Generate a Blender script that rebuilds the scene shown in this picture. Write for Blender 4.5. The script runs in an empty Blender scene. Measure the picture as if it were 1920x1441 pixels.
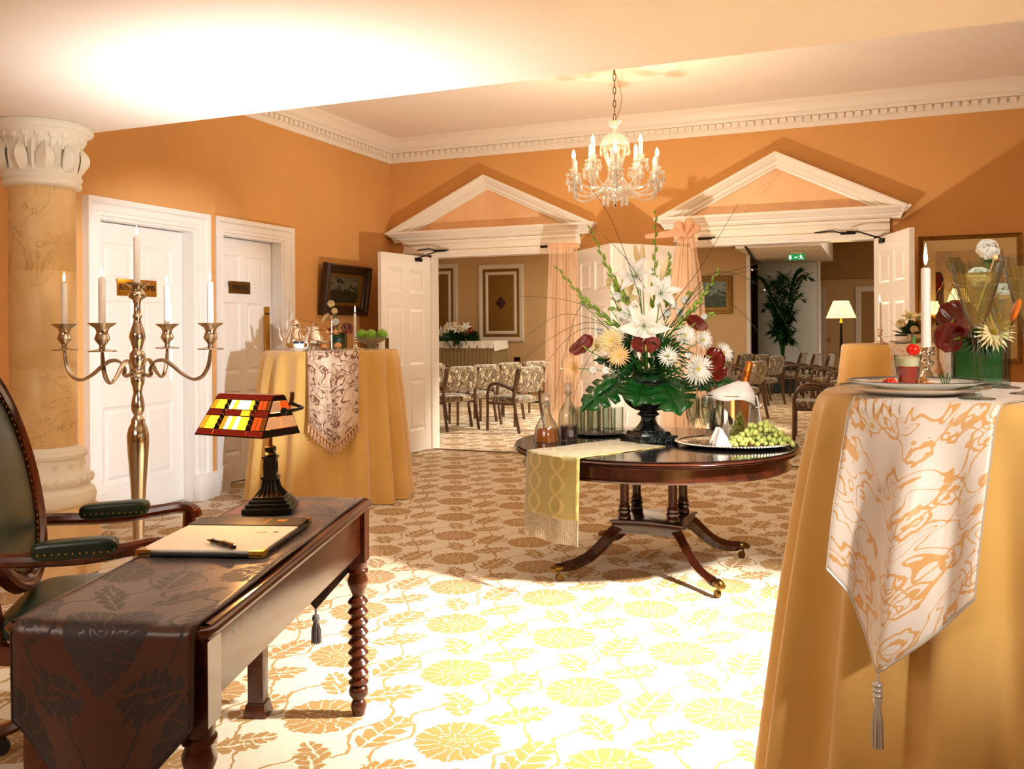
import bpy, bmesh, math, random
from mathutils import Matrix, Vector
PI = math.pi
random.seed(7)
scn = bpy.context.scene
COL = scn.collection

# ------------------------------------------------------------------ camera
F, TH, YH, ROLL, H = 1680.0, math.radians(22.45), 618.0, -0.0071, 1.4
S_, C_ = math.sin(TH), math.cos(TH)
cam = bpy.data.cameras.new('camera'); camo = bpy.data.objects.new('camera', cam); COL.objects.link(camo)
cam.sensor_width = 36; cam.lens = 36 * F / 1920; cam.shift_y = -(720.5 - YH) / 1920
cam.clip_start = .05; cam.clip_end = 100
camo.matrix_world = Matrix.Translation((0, 0, H)) @ Matrix.Rotation(TH, 4, 'Z') @ Matrix.Rotation(PI/2, 4, 'X') @ Matrix.Rotation(ROLL, 4, 'Z')
scn.camera = camo
def ray(px, py):
    a = px - 960; b = py - YH; c, s = math.cos(ROLL), math.sin(ROLL)
    u = (a*c + b*s)/F; v = -(-a*s + b*c)/F
    return Vector((-S_ + u*C_, C_ + u*S_, v))
def at(px, py, d): return ray(px, py)*d + Vector((0, 0, H))        # a point seen at a pixel, d metres deep
def onz(px, py, z=0): r = ray(px, py); return r*((z - H)/r.z) + Vector((0, 0, H))
def ony(px, py, Y): r = ray(px, py); return r*(Y/r.y) + Vector((0, 0, H))
def onx(px, py, X): r = ray(px, py); return r*(X/r.x) + Vector((0, 0, H))

# ------------------------------------------------------------------ light
def rgb(h, a=1.0):
    h = h.lstrip('#'); o = []
    for i in (0, 2, 4):
        c = int(h[i:i+2], 16)/255
        o.append(c/12.92 if c <= .04045 else ((c + .055)/1.055)**2.4)
    return (*o, a)
scn.view_settings.view_transform = 'Standard'; scn.view_settings.look = 'None'
scn.view_settings.gamma = 1; scn.view_settings.use_curve_mapping = False
scn.view_settings.exposure = 0.34
scn.cycles.transparent_max_bounces = 48; scn.cycles.max_bounces = 10
wd = bpy.data.worlds.new('world'); scn.world = wd; wd.use_nodes = True
wd.node_tree.nodes['Background'].inputs[0].default_value = rgb('#ffe9cc'); wd.node_tree.nodes['Background'].inputs[1].default_value = .35
def lamp(name, kind, loc, power, color='#ffffff', target=None, **kw):
    l = bpy.data.lights.new(name, kind); l.energy = power; l.color = rgb(color)[:3]
    for k, v in kw.items(): setattr(l, k, v)
    o = bpy.data.objects.new(name, l); COL.objects.link(o); o.location = loc
    if target is not None: o.rotation_euler = (Vector(target) - Vector(loc)).to_track_quat('-Z', 'Y').to_euler()
    return o
lamp('key_spot', 'SPOT', (.62, 3.75, 2.2), 1900, '#fff8ee', (-.72, 3.8, 0), spot_size=math.radians(76), spot_blend=1.0, shadow_soft_size=.10)  # unseen key spot added inside the room for the bright floor patch
lamp('floor_strobe', 'SPOT', (-1.95, 6.45, .4), 215, '#fff2e0', (-2.3, 9.0, 4.2), spot_size=math.radians(136), spot_blend=.6, shadow_soft_size=.05)
lamp('ceiling_bounce', 'SPOT', (-2.72, 3.45, 1.3), 150, '#f4f9ff', (-2.72, 3.75, 2.6), spot_size=math.radians(125), spot_blend=1.0, shadow_soft_size=.25)
lamp('room_fill', 'AREA', (-2.4, -.8, 2.4), 42, '#fff4e6', (-2.6, 4.5, .9), shape='RECTANGLE', size=2.4, size_y=1.2)  # added general fill behind the camera, no fixture
lamp('door_light', 'SPOT', (-.2, 2.9, 1.35), 820, '#eaf4ff', (-5.3, 5.5, 1.25), spot_size=math.radians(30), spot_blend=.5, shadow_soft_size=.05)
lamp('table_fill', 'SPOT', (1.5, .35, 2.1), 220, '#fff6ea', (.16, 2.3, 1.2), spot_size=math.radians(34), spot_blend=.8, shadow_soft_size=.06)  # added spot without fixture, brightens plates and runner on the right table
lamp('flower_fill', 'SPOT', (.45, 2.2, 2.4), 190, '#ffffff', (-1.1, 5.1, 1.08), spot_size=math.radians(31), spot_blend=.7, shadow_soft_size=.08)  # added front fill without fixture for the flowers and tray
lamp('hall_light', 'AREA', (-4.6, 14.5, 3.1), 130, '#fff0d8', (-4.6, 14.5, 0), shape='RECTANGLE', size=4, size_y=6)
lamp('hall_sun', 'SPOT', (1.2, 13.4, 2.9), 2200, '#fff3df', (-4.2, 12.2, 0), spot_size=math.radians(46), spot_blend=.35, shadow_soft_size=.06)
lamp('hall_light_far', 'AREA', (1.5, 17.0, 3.1), 90, '#fff4e2', (1.0, 17.0, 0), shape='RECTANGLE', size=4, size_y=6)

# ------------------------------------------------------------------ mesh builder
class MB:
    def __init__(s): s.v = []; s.f = []; s.uv = {}
    def add(s, vs, fs, M=None, uv=None):
        o = len(s.v)
        for i, p in enumerate(vs):
            p = Vector(p); s.v.append(M @ p if M is not None else p)
            if uv: s.uv[o+i] = uv[i]
        s.f += [[o + i for i in f] for f in fs]; return s
    def box(s, c, sz, M=None, rz=0, taper=1.0):
        x, y, z = sz[0]/2, sz[1]/2, sz[2]/2
        vs = [(-x, -y, -z), (x, -y, -z), (x, y, -z), (-x, y, -z), (-x*taper, -y*taper, z), (x*taper, -y*taper, z), (x*taper, y*taper, z), (-x*taper, y*taper, z)]
        T = Matrix.Translation(c) @ Matrix.Rotation(rz, 4, 'Z')
        return s.add(vs, [(3, 2, 1, 0), (4, 5, 6, 7), (0, 1, 5, 4), (1, 2, 6, 5), (2, 3, 7, 6), (3, 0, 4, 7)], (M @ T) if M is not None else T)
    def lathe(s, prof, n=24, c=(0, 0, 0), M=None, mod=None):
        vs = []; fs = []; rings = []
        for (r, z) in prof:
            if abs(r) < 1e-6: rings.append([len(vs)]); vs.append((c[0], c[1], c[2] + z)); continue
            rg = []
            for i in range(n):
                a = 2*PI*i/n; rr = r*(mod(a, z) if mod else 1)
                rg.append(len(vs)); vs.append((c[0] + rr*math.cos(a), c[1] + rr*math.sin(a), c[2] + z))
            rings.append(rg)
        for a, b in zip(rings, rings[1:]):
            for i in range(n):
                j = (i+1) % n
                if len(a) == 1 and len(b) == 1: continue
                if len(a) == 1: fs.append((a[0], b[j], b[i]))
                elif len(b) == 1: fs.append((a[i], a[j], b[0]))
                else: fs.append((a[i], a[j], b[j], b[i]))
        return s.add(vs, fs, M)
    def tube(s, pts, r, n=8, closed=False, M=None, flat=1.0, cap=True):
        pts = [Vector(p) for p in pts]; N = len(pts)
        if not hasattr(r, '__len__'): r = [r]*N
        vs = []; fs = []; nrm = None
        for i, p in enumerate(pts):
            if closed: t = pts[(i+1) % N] - pts[i-1]
            else: t = pts[min(i+1, N-1)] - pts[max(i-1, 0)]
            t = t.normalized() if t.length > 1e-9 else Vector((0, 0, 1))
            if nrm is None: nrm = t.orthogonal().normalized() if abs(t.z) > .95 else t.cross(Vector((0, 0, 1))).normalized()
            nrm = (nrm - t*nrm.dot(t)).normalized(); b = t.cross(nrm)
            for k in range(n):
                a = 2*PI*k/n; vs.append(p + nrm*math.cos(a)*r[i] + b*math.sin(a)*r[i]*flat)
        for i in range(N if closed else N-1):
            for k in range(n):
                a = i*n + k; b_ = i*n + (k+1) % n; c = ((i+1) % N)*n + (k+1) % n; d = ((i+1) % N)*n + k
                fs.append((a, b_, c, d))
        if not closed and cap: fs.append(tuple(range(n-1, -1, -1))); fs.append(tuple(range((N-1)*n, N*n)))
        return s.add(vs, fs, M)
    def prism(s, poly, h0, h1, M=None):
        n = len(poly); vs = [(x, y, h0) for x, y in poly] + [(x, y, h1) for x, y in poly]
        fs = [tuple(range(n-1, -1, -1)), tuple(range(n, 2*n))] + [(i, (i+1) % n, n + (i+1) % n, n + i) for i in range(n)]
        return s.add(vs, fs, M)
    def surf(s, fn, nu, nv, cu=False, M=None, uvs=None):
        vs = []; uv = []; fs = []; U = nu if cu else nu + 1
        for j in range(nv+1):
            for i in range(U):
                u, v = i/nu, j/nv; vs.append(fn(u, v)); uv.append(uvs(u, v) if uvs else (u, v))
        for j in range(nv):
            for i in range(nu):
                a = j*U + i; b = j*U + (i+1) % U; fs.append((a, b, b + U, a + U))
        return s.add(vs, fs, M, uv)
    def ell(s, c, r, n=12, m=8, M=None):
        if not hasattr(r, '__len__'): r = (r, r, r)
        T = Matrix.Translation(c) @ Matrix.Diagonal((*r, 1))
        prof = [(math.sin(PI*i/m), -math.cos(PI*i/m)) for i in range(m+1)]; prof[0] = (0, -1); prof[-1] = (0, 1)
        return s.lathe(prof, n, M=(M @ T) if M is not None else T)
    def sweep(s, path, prof, M=None, closed=False):
        # path: 2-D points; prof: (offset to the left of the path, height); mitred at the corners
        P = [Vector(p) for p in path]; N = len(P); k = len(prof); vs = []; fs = []
        for i, p in enumerate(P):
            d0 = (P[i] - P[i-1]) if (closed or i > 0) else (P[1] - P[0])
            d1 = (P[(i+1) % N] - P[i]) if (closed or i < N-1) else (P[-1] - P[-2])
            d0 = d0.normalized(); d1 = d1.normalized()
            n0 = Vector((-d0.y, d0.x)); n1 = Vector((-d1.y, d1.x)); m = (n0 + n1); m = m/max(m.dot(n0), .2)
            for (o, h) in prof: q = p + m*o; vs.append((q.x, q.y, h))
        for i in range(N if closed else N-1):
            for a in range(k):
                b = (a+1) % k; j = (i+1) % N; fs.append((i*k + a, i*k + b, j*k + b, j*k + a))
        if not closed: fs.append(tuple(range(k))); fs.append(tuple((N-1)*k + a for a in range(k-1, -1, -1)))
        return s.add(vs, fs, M)
    def mesh(s, name, mat, smooth=35, bevel=0):
        me = bpy.data.meshes.new(name); me.from_pydata([tuple(p) for p in s.v], [], s.f); me.validate()
        bm = bmesh.new(); bm.from_mesh(me); bmesh.ops.recalc_face_normals(bm, faces=bm.faces)
        if s.uv:
            L = bm.loops.layers.uv.new('UVMap')
            for f in bm.faces:
                for l in f.loops: l[L].uv = s.uv.get(l.vert.index, (0, 0))
        if bevel:
            ed = [e for e in bm.edges if len(e.link_faces) == 2 and e.calc_face_angle(0) > .5]
            bmesh.ops.bevel(bm, geom=ed, offset=bevel, segments=2, profile=.6, affect='EDGES', clamp_overlap=True)
        bm.to_mesh(me); bm.free()
        if smooth:
            me.polygons.foreach_set('use_smooth', [True]*len(me.polygons)); me.set_sharp_from_angle(angle=math.radians(smooth))
        if mat: me.materials.append(mat)
        return me
    def obj(s, name, mat, parent=None, smooth=35, bevel=0, solid=0, M=None):
        o = bpy.data.objects.new(name, s.mesh(name, mat, smooth, bevel)); COL.objects.link(o)
        if parent is not None: o.parent = parent
        if M is not None: o.matrix_local = M
        if solid:
            md = o.modifiers.new('solid', 'SOLIDIFY'); md.thickness = solid; md.offset = 0
        return o
def inst(src, parent, M, name=None):
    o = bpy.data.objects.new(name or src.name.split('.')[0], src.data); COL.objects.link(o); o.parent = parent; o.matrix_local = M
    return o
def tag(o, label, cat, group=None):
    o['label'] = label; o['category'] = cat
    if group: o['group'] = group
    return o
def thing(name, label, cat, loc=(0, 0, 0), rz=0, group=None):
    o = bpy.data.objects.new(name, None); COL.objects.link(o); o.empty_display_size = .1
    o.location = loc; o.rotation_euler = (0, 0, rz); return tag(o, label, cat, group)
def struct(o): o['kind'] = 'structure'; return o
def sroot(name, loc=(0, 0, 0), rz=0):
    o = bpy.data.objects.new(name, None); COL.objects.link(o); o.location = loc; o.rotation_euler = (0, 0, rz); return struct(o)
def dup(root, loc, rz=None, label=None, group=None, scale=None):
    def cp(o, par):
        c = o.copy(); COL.objects.link(c); c.parent = par
        for ch in list(o.children): cp(ch, c)
        return c
    r = cp(root, None); r.location = loc
    if rz is not None: r.rotation_euler = (0, 0, rz)
    if scale: r.scale = (scale,)*3
    if label: r['label'] = label
    if group: r['group'] = group
    return r
def T(*a): return Matrix.Translation(a)
def R(a, ax): return Matrix.Rotation(a, 4, ax)
XZ = Matrix(((1, 0, 0, 0), (0, 0, -1, 0), (0, 1, 0, 0), (0, 0, 0, 1)))   # plane (x, y, h) -> x, -h, y : a front view facing -Y
def bez(p, n=12):
    p = [Vector(q) for q in p]; out = []
    for i in range(n+1):
        t = i/n; q = list(p)
        while len(q) > 1: q = [a.lerp(b, t) for a, b in zip(q, q[1:])]
        out.append(q[0])
    return out
def spline(p, n=6):
    p = [Vector(q) for q in p]; out = []
    for i in range(len(p)-1):
        a, b, c, d = p[max(i-1, 0)], p[i], p[i+1], p[min(i+2, len(p)-1)]
        for k in range(n):
            t = k/n; out.append(.5*((2*b) + (c-a)*t + (2*a-5*b+4*c-d)*t*t + (3*b-a-3*c+d)*t**3))
    out.append(p[-1]); return out
def smooth_prof(p, n=4): return [(max(q.x, 0), q.y) for q in spline([Vector((a, b)) for a, b in p], n)]
# ------------------------------------------------------------------ materials
MAT = {}
class X:                                    # a small expression compiler: arithmetic on node sockets
    nt = None
    def __init__(s, k): s.k = k
    @staticmethod
    def op(o, *a):
        n = X.nt.nodes.new('ShaderNodeMath'); n.operation = o
        for i, q in enumerate(a):
            if isinstance(q, X): X.nt.links.new(q.k, n.inputs[i])
            else: n.inputs[i].default_value = q
        return X(n.outputs[0])
    def __add__(s, b): return X.op('ADD', s, b)
    __radd__ = __add__
    def __sub__(s, b): return X.op('SUBTRACT', s, b)
    def __rsub__(s, b): return X.op('SUBTRACT', b, s)
    def __mul__(s, b): return X.op('MULTIPLY', s, b)
    __rmul__ = __mul__
    def __truediv__(s, b): return X.op('DIVIDE', s, b)
    def __lt__(s, b): return X.op('LESS_THAN', s, b)
    def __gt__(s, b): return X.op('GREATER_THAN', s, b)
def xmin(a, b): return X.op('MINIMUM', a, b)
def xmax(a, b): return X.op('MAXIMUM', a, b)
def xabs(a): return X.op('ABSOLUTE', a)
def xsin(a): return X.op('SINE', a)
def xcos(a): return X.op('COSINE', a)
def xmod(a, b): return X.op('FLOORED_MODULO', a, b)
def xfloor(a): return X.op('FLOOR', a)
def xsqrt(a): return X.op('SQRT', a)
def xatan(a, b): return X.op('ARCTAN2', a, b)

def new_mat(name):
    m = bpy.data.materials.new(name); m.use_nodes = True; MAT[name] = m
    X.nt = m.node_tree
    return m, m.node_tree, m.node_tree.nodes['Principled BSDF']
def setp(b, **k):
    names = {'color': 'Base Color', 'rough': 'Roughness', 'metal': 'Metallic', 'spec': 'Specular IOR Level', 'trans': 'Transmission Weight', 'ior': 'IOR',
             'coat': 'Coat Weight', 'coatr': 'Coat Roughness', 'sheen': 'Sheen Weight', 'emit': 'Emission Color', 'power': 'Emission Strength', 'alpha': 'Alpha', 'sss': 'Subsurface Weight'}
    for q, v in k.items():
        if isinstance(v, str): v = rgb(v)
        b.inputs[names[q]].default_value = v
def coords(nt, kind='Object', scale=None):
    n = nt.nodes.new('ShaderNodeTexCoord'); s = n.outputs[kind]
    if scale:
        mp = nt.nodes.new('ShaderNodeMapping'); mp.inputs['Scale'].default_value = scale; nt.links.new(s, mp.inputs[0]); s = mp.outputs[0]
    return s
def noise(nt, vec, scale=5, detail=4, rough=.5, dist=0):
    n = nt.nodes.new('ShaderNodeTexNoise'); n.inputs['Scale'].default_value = scale; n.inputs['Detail'].default_value = detail
    n.inputs['Roughness'].default_value = rough; n.inputs['Distortion'].default_value = dist; nt.links.new(vec, n.inputs['Vector']); return n.outputs[0]
def ramp(nt, fac, stops):
    n = nt.nodes.new('ShaderNodeValToRGB'); e = n.color_ramp.elements
    while len(e) < len(stops): e.new(.5)
    for q, (p, c) in zip(e, stops): q.position = p; q.color = rgb(c) if isinstance(c, str) else c
    nt.links.new(fac, n.inputs[0]); return n.outputs[0]
def mixc(nt, fac, a, b):
    n = nt.nodes.new('ShaderNodeMix'); n.data_type = 'RGBA'
    for sk, v in ((n.inputs[0], fac), (n.inputs[6], a), (n.inputs[7], b)):
        if isinstance(v, str): sk.default_value = rgb(v)
        elif isinstance(v, (int, float)): sk.default_value = v
        else: nt.links.new(v.k if isinstance(v, X) else v, sk)
    return n.outputs[2]
def bump(nt, b, h, strength=.2, dist=.01):
    n = nt.nodes.new('ShaderNodeBump'); n.inputs['Strength'].default_value = strength; n.inputs['Distance'].default_value = dist
    nt.links.new(h.k if isinstance(h, X) else h, n.inputs['Height']); nt.links.new(n.outputs[0], b.inputs['Normal'])
def plain(name, color, rough=.5, vary=0, nscale=6, bmp=0, bscale=200, **k):
    m, nt, b = new_mat(name); setp(b, color=color, rough=rough, **k)
    if vary:
        c = rgb(color); hi = tuple(min(1, q*(1+vary)) for q in c[:3]) + (1,); lo = tuple(q*(1-vary) for q in c[:3]) + (1,)
        nt.links.new(ramp(nt, noise(nt, coords(nt), nscale), [(.3, lo), (.7, hi)]), b.inputs['Base Color'])
    if bmp: bump(nt, b, noise(nt, coords(nt), bscale, 2), bmp, .004)
    return m
def wood(name, c0, c1, rough=.2, scale=(3, 3, 30), coat=.4):
    m, nt, b = new_mat(name); n = noise(nt, coords(nt, 'Object', scale), 2.5, 6, .6, 1.2)
    nt.links.new(ramp(nt, n, [(.3, c0), (.7, c1)]), b.inputs['Base Color']); setp(b, rough=rough, coat=coat, coatr=.12); return m
def marble(name, base, dark, vein, rough=.3, sc=1.0):
    m, nt, b = new_mat(name); co = coords(nt)
    clouds = ramp(nt, noise(nt, co, 2.2*sc, 5, .6, .5), [(.3, dark), (.65, base)])
    v = X(noise(nt, co, 1.9*sc, 6, .62, .9)); ln = xmax(0.0, 1 - xabs(v - .5)*75)
    br = X(noise(nt, co, .9*sc, 2)); k = ln*xmin(1.0, xmax(0.0, (br - .42)*7))
    nt.links.new(mixc(nt, k*.68, clouds, vein), b.inputs['Base Color']); setp(b, rough=rough); return m
def thin_glass(name, tint='#ffffff', gloss=.06, edge='#66716b', rough=.0, white=0.0, wc='#fffaf0'):
    # a thin wall of clear glass: clear face-on, darker and more reflective where the wall is seen edge-on
    m, nt, b = new_mat(name); nt.nodes.remove(b); out = nt.nodes['Material Output']
    fr = nt.nodes.new('ShaderNodeLayerWeight'); fr.inputs[0].default_value = .5; fc = X(fr.outputs['Facing'])
    t = nt.nodes.new('ShaderNodeBsdfTransparent'); nt.links.new(mixc(nt, X.op('POWER', fc, 2.2), tint, edge), t.inputs[0])
    g = nt.nodes.new('ShaderNodeBsdfGlossy'); g.inputs['Roughness'].default_value = .03 + rough
    k = xmin(1.0, X.op('POWER', fc, 3.0)*.75 + gloss); mx = nt.nodes.new('ShaderNodeMixShader'); nt.links.new(k.k, mx.inputs[0])
    nt.links.new(t.outputs[0], mx.inputs[1]); nt.links.new(g.outputs[0], mx.inputs[2]); sh_ = mx.outputs[0]
    if white:
        d = nt.nodes.new('ShaderNodeBsdfTranslucent'); d2 = nt.nodes.new('ShaderNodeBsdfDiffuse'); d.inputs[0].default_value = d2.inputs[0].default_value = rgb(wc)
        ad = nt.nodes.new('ShaderNodeMixShader'); ad.inputs[0].default_value = .5; nt.links.new(d.outputs[0], ad.inputs[1]); nt.links.new(d2.outputs[0], ad.inputs[2])
        m2 = nt.nodes.new('ShaderNodeMixShader'); m2.inputs[0].default_value = white; nt.links.new(sh_, m2.inputs[1]); nt.links.new(ad.outputs[0], m2.inputs[2]); sh_ = m2.outputs[0]
    nt.links.new(sh_, out.inputs[0]); return m
def glow(name, color, power):
    m, nt, b = new_mat(name); setp(b, color=color, emit=color, power=power, rough=.6); return m

def leafmask(x, y, cx, cy, ang, L, Wd, lob=5):
    c, s = math.cos(ang), math.sin(ang); dx, dy = x - cx, y - cy
    p = (dx*c + dy*s)/L + .5; q = xabs(dy*c - dx*s)
    inside = xmax(0.0, p*(1 - p))
    env = xsqrt(inside)*2.0*Wd*(.55 + .45*xabs(xsin(p*(lob*PI) - q*30)))
    rib = xmax(q - .004, 0.0) > 0.0005
    vein = xabs(xsin(p*(lob*PI) - q*42 + .5)) > .16
    return (q < env)*rib*vein
def damask(nt, co, sc=1.0, warp=.03):
    sep = nt.nodes.new('ShaderNodeSeparateXYZ'); nt.links.new(co, sep.inputs[0])
    n1 = X(noise(nt, co, 11/sc, 4, .65)); n2 = X(noise(nt, co, 13/sc, 4, .65))
    x = X(sep.outputs[0])/sc + (n1 - .5)*warp*2; y = X(sep.outputs[1])/sc + (n2 - .5)*warp*2
    row = xfloor(y/.55 + .5); cy = y - row*.55; cx = xmod(x - row*.27 + .27, .54) - .27
    # medallion: a fan of lobes
    r = xsqrt(cx*cx*.8 + cy*cy*1.35); a = xatan(cy, cx)
    edge = .142 + .013*xabs(xsin(a*8)) - .02*xcos(a*2)
    lob = xabs(xsin(a*8 + r*9)) > .17
    ring = xabs(xsin(r*80 + xcos(a*5)*1.6)) > .26
    med = (r < edge)*xmax(lob*(r > .075), (r < .075)*ring)
    m = xmax(med, 0.0)
    for (lx, ly, an, L, W) in ((.27, -.03, 1.45, .27, .075), (-.27, -.03, 1.45, .27, .075), (.125, .245, .65, .25, .06), (-.13, .265, 2.3, .22, .055), (.14, -.255, 2.45, .2, .05), (-.135, -.26, .7, .21, .055)):
        m = xmax(m, leafmask(cx, cy, lx, ly, an, L, W))
    st = xabs(cx - .2 - .035*xsin(cy*22)) < .006
    st2 = xabs(cx + .2 - .035*xsin(cy*22 + 2)) < .006
    return xmax(m, xmax(st, st2))
def scroll(nt, co, s=9.0, w=.02, leaf=.36):                 # trailing stems and flower heads drawn as lines
    v = X(noise(nt, co, s, 1.5, .4, .6)); ln = xabs(v - .5) < w*.55; l2 = xabs(v - .6) < w*.4
    vo = nt.nodes.new('ShaderNodeTexVoronoi'); vo.inputs['Scale'].default_value = s*.95; nt.links.new(co, vo.inputs['Vector'])
    d = X(vo.outputs['Distance']); k = X(noise(nt, co, s*4, 1)); dd = d + (k - .5)*.3
    return ln, xmax(xabs(dd - leaf) < w*1.6, xmax(l2, xabs(dd - leaf*.55) < w)), dd < leaf

m, nt, b = new_mat('carpet'); co = coords(nt)
mk = damask(nt, co); spk = X(noise(nt, co, 260, 2)); spk2 = X(noise(nt, co, 420, 1))
base = mixc(nt, spk, '#b8a27c', '#fff6e2'); pat = mixc(nt, spk2, '#86602a', '#c8984e')
nt.links.new(mixc(nt, mk, base, pat), b.inputs['Base Color']); setp(b, rough=.95, spec=.1, sheen=.2); bump(nt, b, spk, .5, .006)

plain('wall_paint', '#d89f5c', .75, vary=.04, nscale=1.5, bmp=.02)
plain('hall_paint', '#dcb888', .75, vary=.03, nscale=1.5)
plain('hall_tan', '#b58d55', .8, vary=.03)
plain('white_gloss', '#f0e9df', .16, spec=.6)
plain('white_satin', '#f2e8da', .4)
plain('ceiling_paint', '#f3e6d8', .8, vary=.015, nscale=1.0)
plain('dark_gap', '#1b1410', .8)
marble('cream_marble', '#eac890', '#dcb272', '#9d6c3a', .35, 1.15)
marble('peach_marble', '#f0c496', '#e2aa78', '#a3653a', .4, .55)
marble('black_marble', '#131a18', '#080b0b', '#7d8a84', .22, 5)
plain('plaster', '#f2ecdc', .55)
plain('pedestal_paint', '#e6bf88', .5, vary=.05, nscale=3)
wood('mahogany', '#2a0e05', '#6b2c12', .16, (4, 4, 1.2))
wood('mahogany_dark', '#180905', '#3f190b', .18, (4, 4, 1.2))
wood('desk_wood', '#32120600'[:7], '#6a3014', .26, (5, 1.2, 5), .15)
wood('chair_wood', '#3a2414', '#6a4626', .4, (4, 4, 1.5), .1)
plain('silver', '#e9e0d2', .12, metal=1.0)
plain('nickel', '#c2b4a0', .16, metal=1.0)
plain('chrome', '#e6e2dc', .06, metal=1.0)
plain('brass', '#c08e36', .24, metal=1.0)
plain('copper_foil', '#c9742a', .3, metal=.8)
plain('old_brass', '#6f5426', .35, metal=1.0)
plain('bronze', '#2c2a20', .35, metal=.85, vary=.2, nscale=20)
plain('iron', '#1d1a17', .45, metal=.8)
plain('wax', '#f7efe6', .45, sss=.15)
plain('wick', '#1a1410', .9)
glow('flame', '#ffdf94', 14)
glow('bulb', '#ffd68c', 22)
plain('green_leather', '#0f2a1c', .32, spec=.6, bmp=.15, bscale=180)
plain('black_leather', '#141512', .38, bmp=.1, bscale=250)
plain('paper', '#fff8ea', .7)
plain('gold_print', '#b88a3c', .4, metal=.6)
plain('ink', '#101010', .4)
plain('black_lacquer', '#100c0b', .12, spec=.7)
plain('porcelain', '#fbf6ec', .15, spec=.6)
plain('navy_band', '#26324a', .25)
plain('gold_rim', '#a9803c', .3, metal=.7)
thin_glass('glass', '#f6faf7', .05); thin_glass('cut_glass', '#e9efea', .12, '#6f7a74', .04, .02); thin_glass('crystal', '#ffffff', .30, '#b8aea0', .06, .12)  # crystal's white share stands for bulb light refracted inside it
thin_glass('champagne', '#fdf0c8', .04, '#e6c678', 0, .2, '#f8e0a0'); thin_glass('whisky', '#f0a23c', .04, '#c06a14', 0, .55, '#e08a24')  # diffuse share puts the backlit glow of the drinks into their colour
plain('port_wine', '#2c040c', .12)
plain('jelly', '#b8250e', .15, sss=.1)
plain('foam_cream', '#fbe8c2', .5, sss=.1)
plain('white_linen', '#fbf7f0', .8, bmp=.1, bscale=400)
plain('grape', '#b0bb66', .22, vary=.18, nscale=14, sss=.25)
plain('lime', '#74a81c', .3, vary=.15, nscale=8)
plain('leaf', '#1f5a1c', .32, vary=.35, nscale=9)
plain('dark_leaf', '#123a16', .3, vary=.35, nscale=9)
plain('monstera', '#14521a', .22, vary=.3, nscale=5)
plain('bud_green', '#8fb53a', .5, vary=.2, nscale=25)
plain('petal_white', '#fbf8ee', .5, sss=.1)
plain('petal_cream', '#f6e2ac', .5, sss=.1)
plain('petal_peach', '#f4cf96', .5)
plain('anthurium', '#6a1208', .16, vary=.35, nscale=8, coat=.25)
plain('flower_eye', '#c8b23c', .8)
plain('stem', '#5b8a35', .5); plain('grass_stem', '#33402a', .5)
plain('pastry', '#c88a4a', .6, vary=.35, nscale=60)
plain('chocolate', '#3a1a10', .5)
plain('strawberry', '#d8200e', .2)
plain('tomato_flower', '#e0401a', .4)
plain('orange_slice', '#d9701a', .4, vary=.3, nscale=90)
plain('sign_green', '#0d8a48', .4, emit='#0d8a48', power=.7); plain('sign_white', '#ffffff', .4, emit='#ffffff', power=1.0)
plain('skirt', '#8f7a52', .8); plain('pot', '#2b4146', .4); plain('soil', '#2a1c10', .9)
plain('partition', '#dfe3de', .45); plain('fabric_panel', '#8a6420', .85, bmp=.1)
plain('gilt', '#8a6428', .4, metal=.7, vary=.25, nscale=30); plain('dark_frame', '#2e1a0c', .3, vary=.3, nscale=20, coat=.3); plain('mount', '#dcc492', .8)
plain('rubber', '#181818', .6)
plain('tassel_grey', '#6d6468', .6); plain('tassel_silver', '#cfc6b8', .35, metal=.3); plain('tassel_rose', '#d9ad86', .5); plain('fringe', '#a89a84', .45, metal=.2, vary=.3, nscale=80)
m, nt, b = new_mat('gold_cloth'); setp(b, rough=.85, sheen=.5, spec=.15)
nt.links.new(ramp(nt, noise(nt, coords(nt), 3, 3), [(.3, '#d5a656'), (.7, '#e0b468')]), b.inputs['Base Color']); bump(nt, b, noise(nt, coords(nt), 900, 2), .15, .002)
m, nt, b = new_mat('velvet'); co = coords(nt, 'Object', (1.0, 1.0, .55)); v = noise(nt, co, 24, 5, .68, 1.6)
nt.links.new(ramp(nt, v, [(.36, '#24170a'), (.47, '#57401c'), (.55, '#987c4a'), (.64, '#f0e4c8')]), b.inputs['Base Color']); setp(b, rough=.55, sheen=.7)  # crushed-pile tones; the palest stop puts sun highlights into the colour
m, nt, b = new_mat('desk_runner_cloth'); co = coords(nt, 'UV'); mk = damask(nt, co, .72, .026)
nt.links.new(mixc(nt, mk, '#4e2a18', '#2c1d16'), b.inputs['Base Color']); r_ = .34 + mk*.3; nt.links.new(r_.k, b.inputs['Roughness']); setp(b, spec=.5, sheen=.25); bump(nt, b, noise(nt, coords(nt, 'UV'), 30, 2), .1, .004)
m, nt, b = new_mat('desk_runner_edge'); setp(b, color='#33221e', rough=.4)
m, nt, b = new_mat('rose_runner_cloth'); co = coords(nt, 'UV'); l1, l2, area = scroll(nt, co, 11, .03)
base = ramp(nt, noise(nt, coords(nt, 'UV', (60, 4, 1)), 3, 2), [(.35, '#c8a888'), (.65, '#e4cdb2')])
nt.links.new(mixc(nt, xmax(l1, l2), base, '#7d5038'), b.inputs['Base Color']); setp(b, rough=.55, sheen=.2)
m, nt, b = new_mat('pale_runner_cloth'); co = coords(nt, 'UV'); l1, l2, area = scroll(nt, co, 13, .022)
nt.links.new(mixc(nt, xmax(l1, l2), '#e6dace', '#dca766'), b.inputs['Base Color']); setp(b, rough=.38, spec=.5, sheen=.3); bump(nt, b, noise(nt, co, 500, 1), .1, .002)
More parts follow.
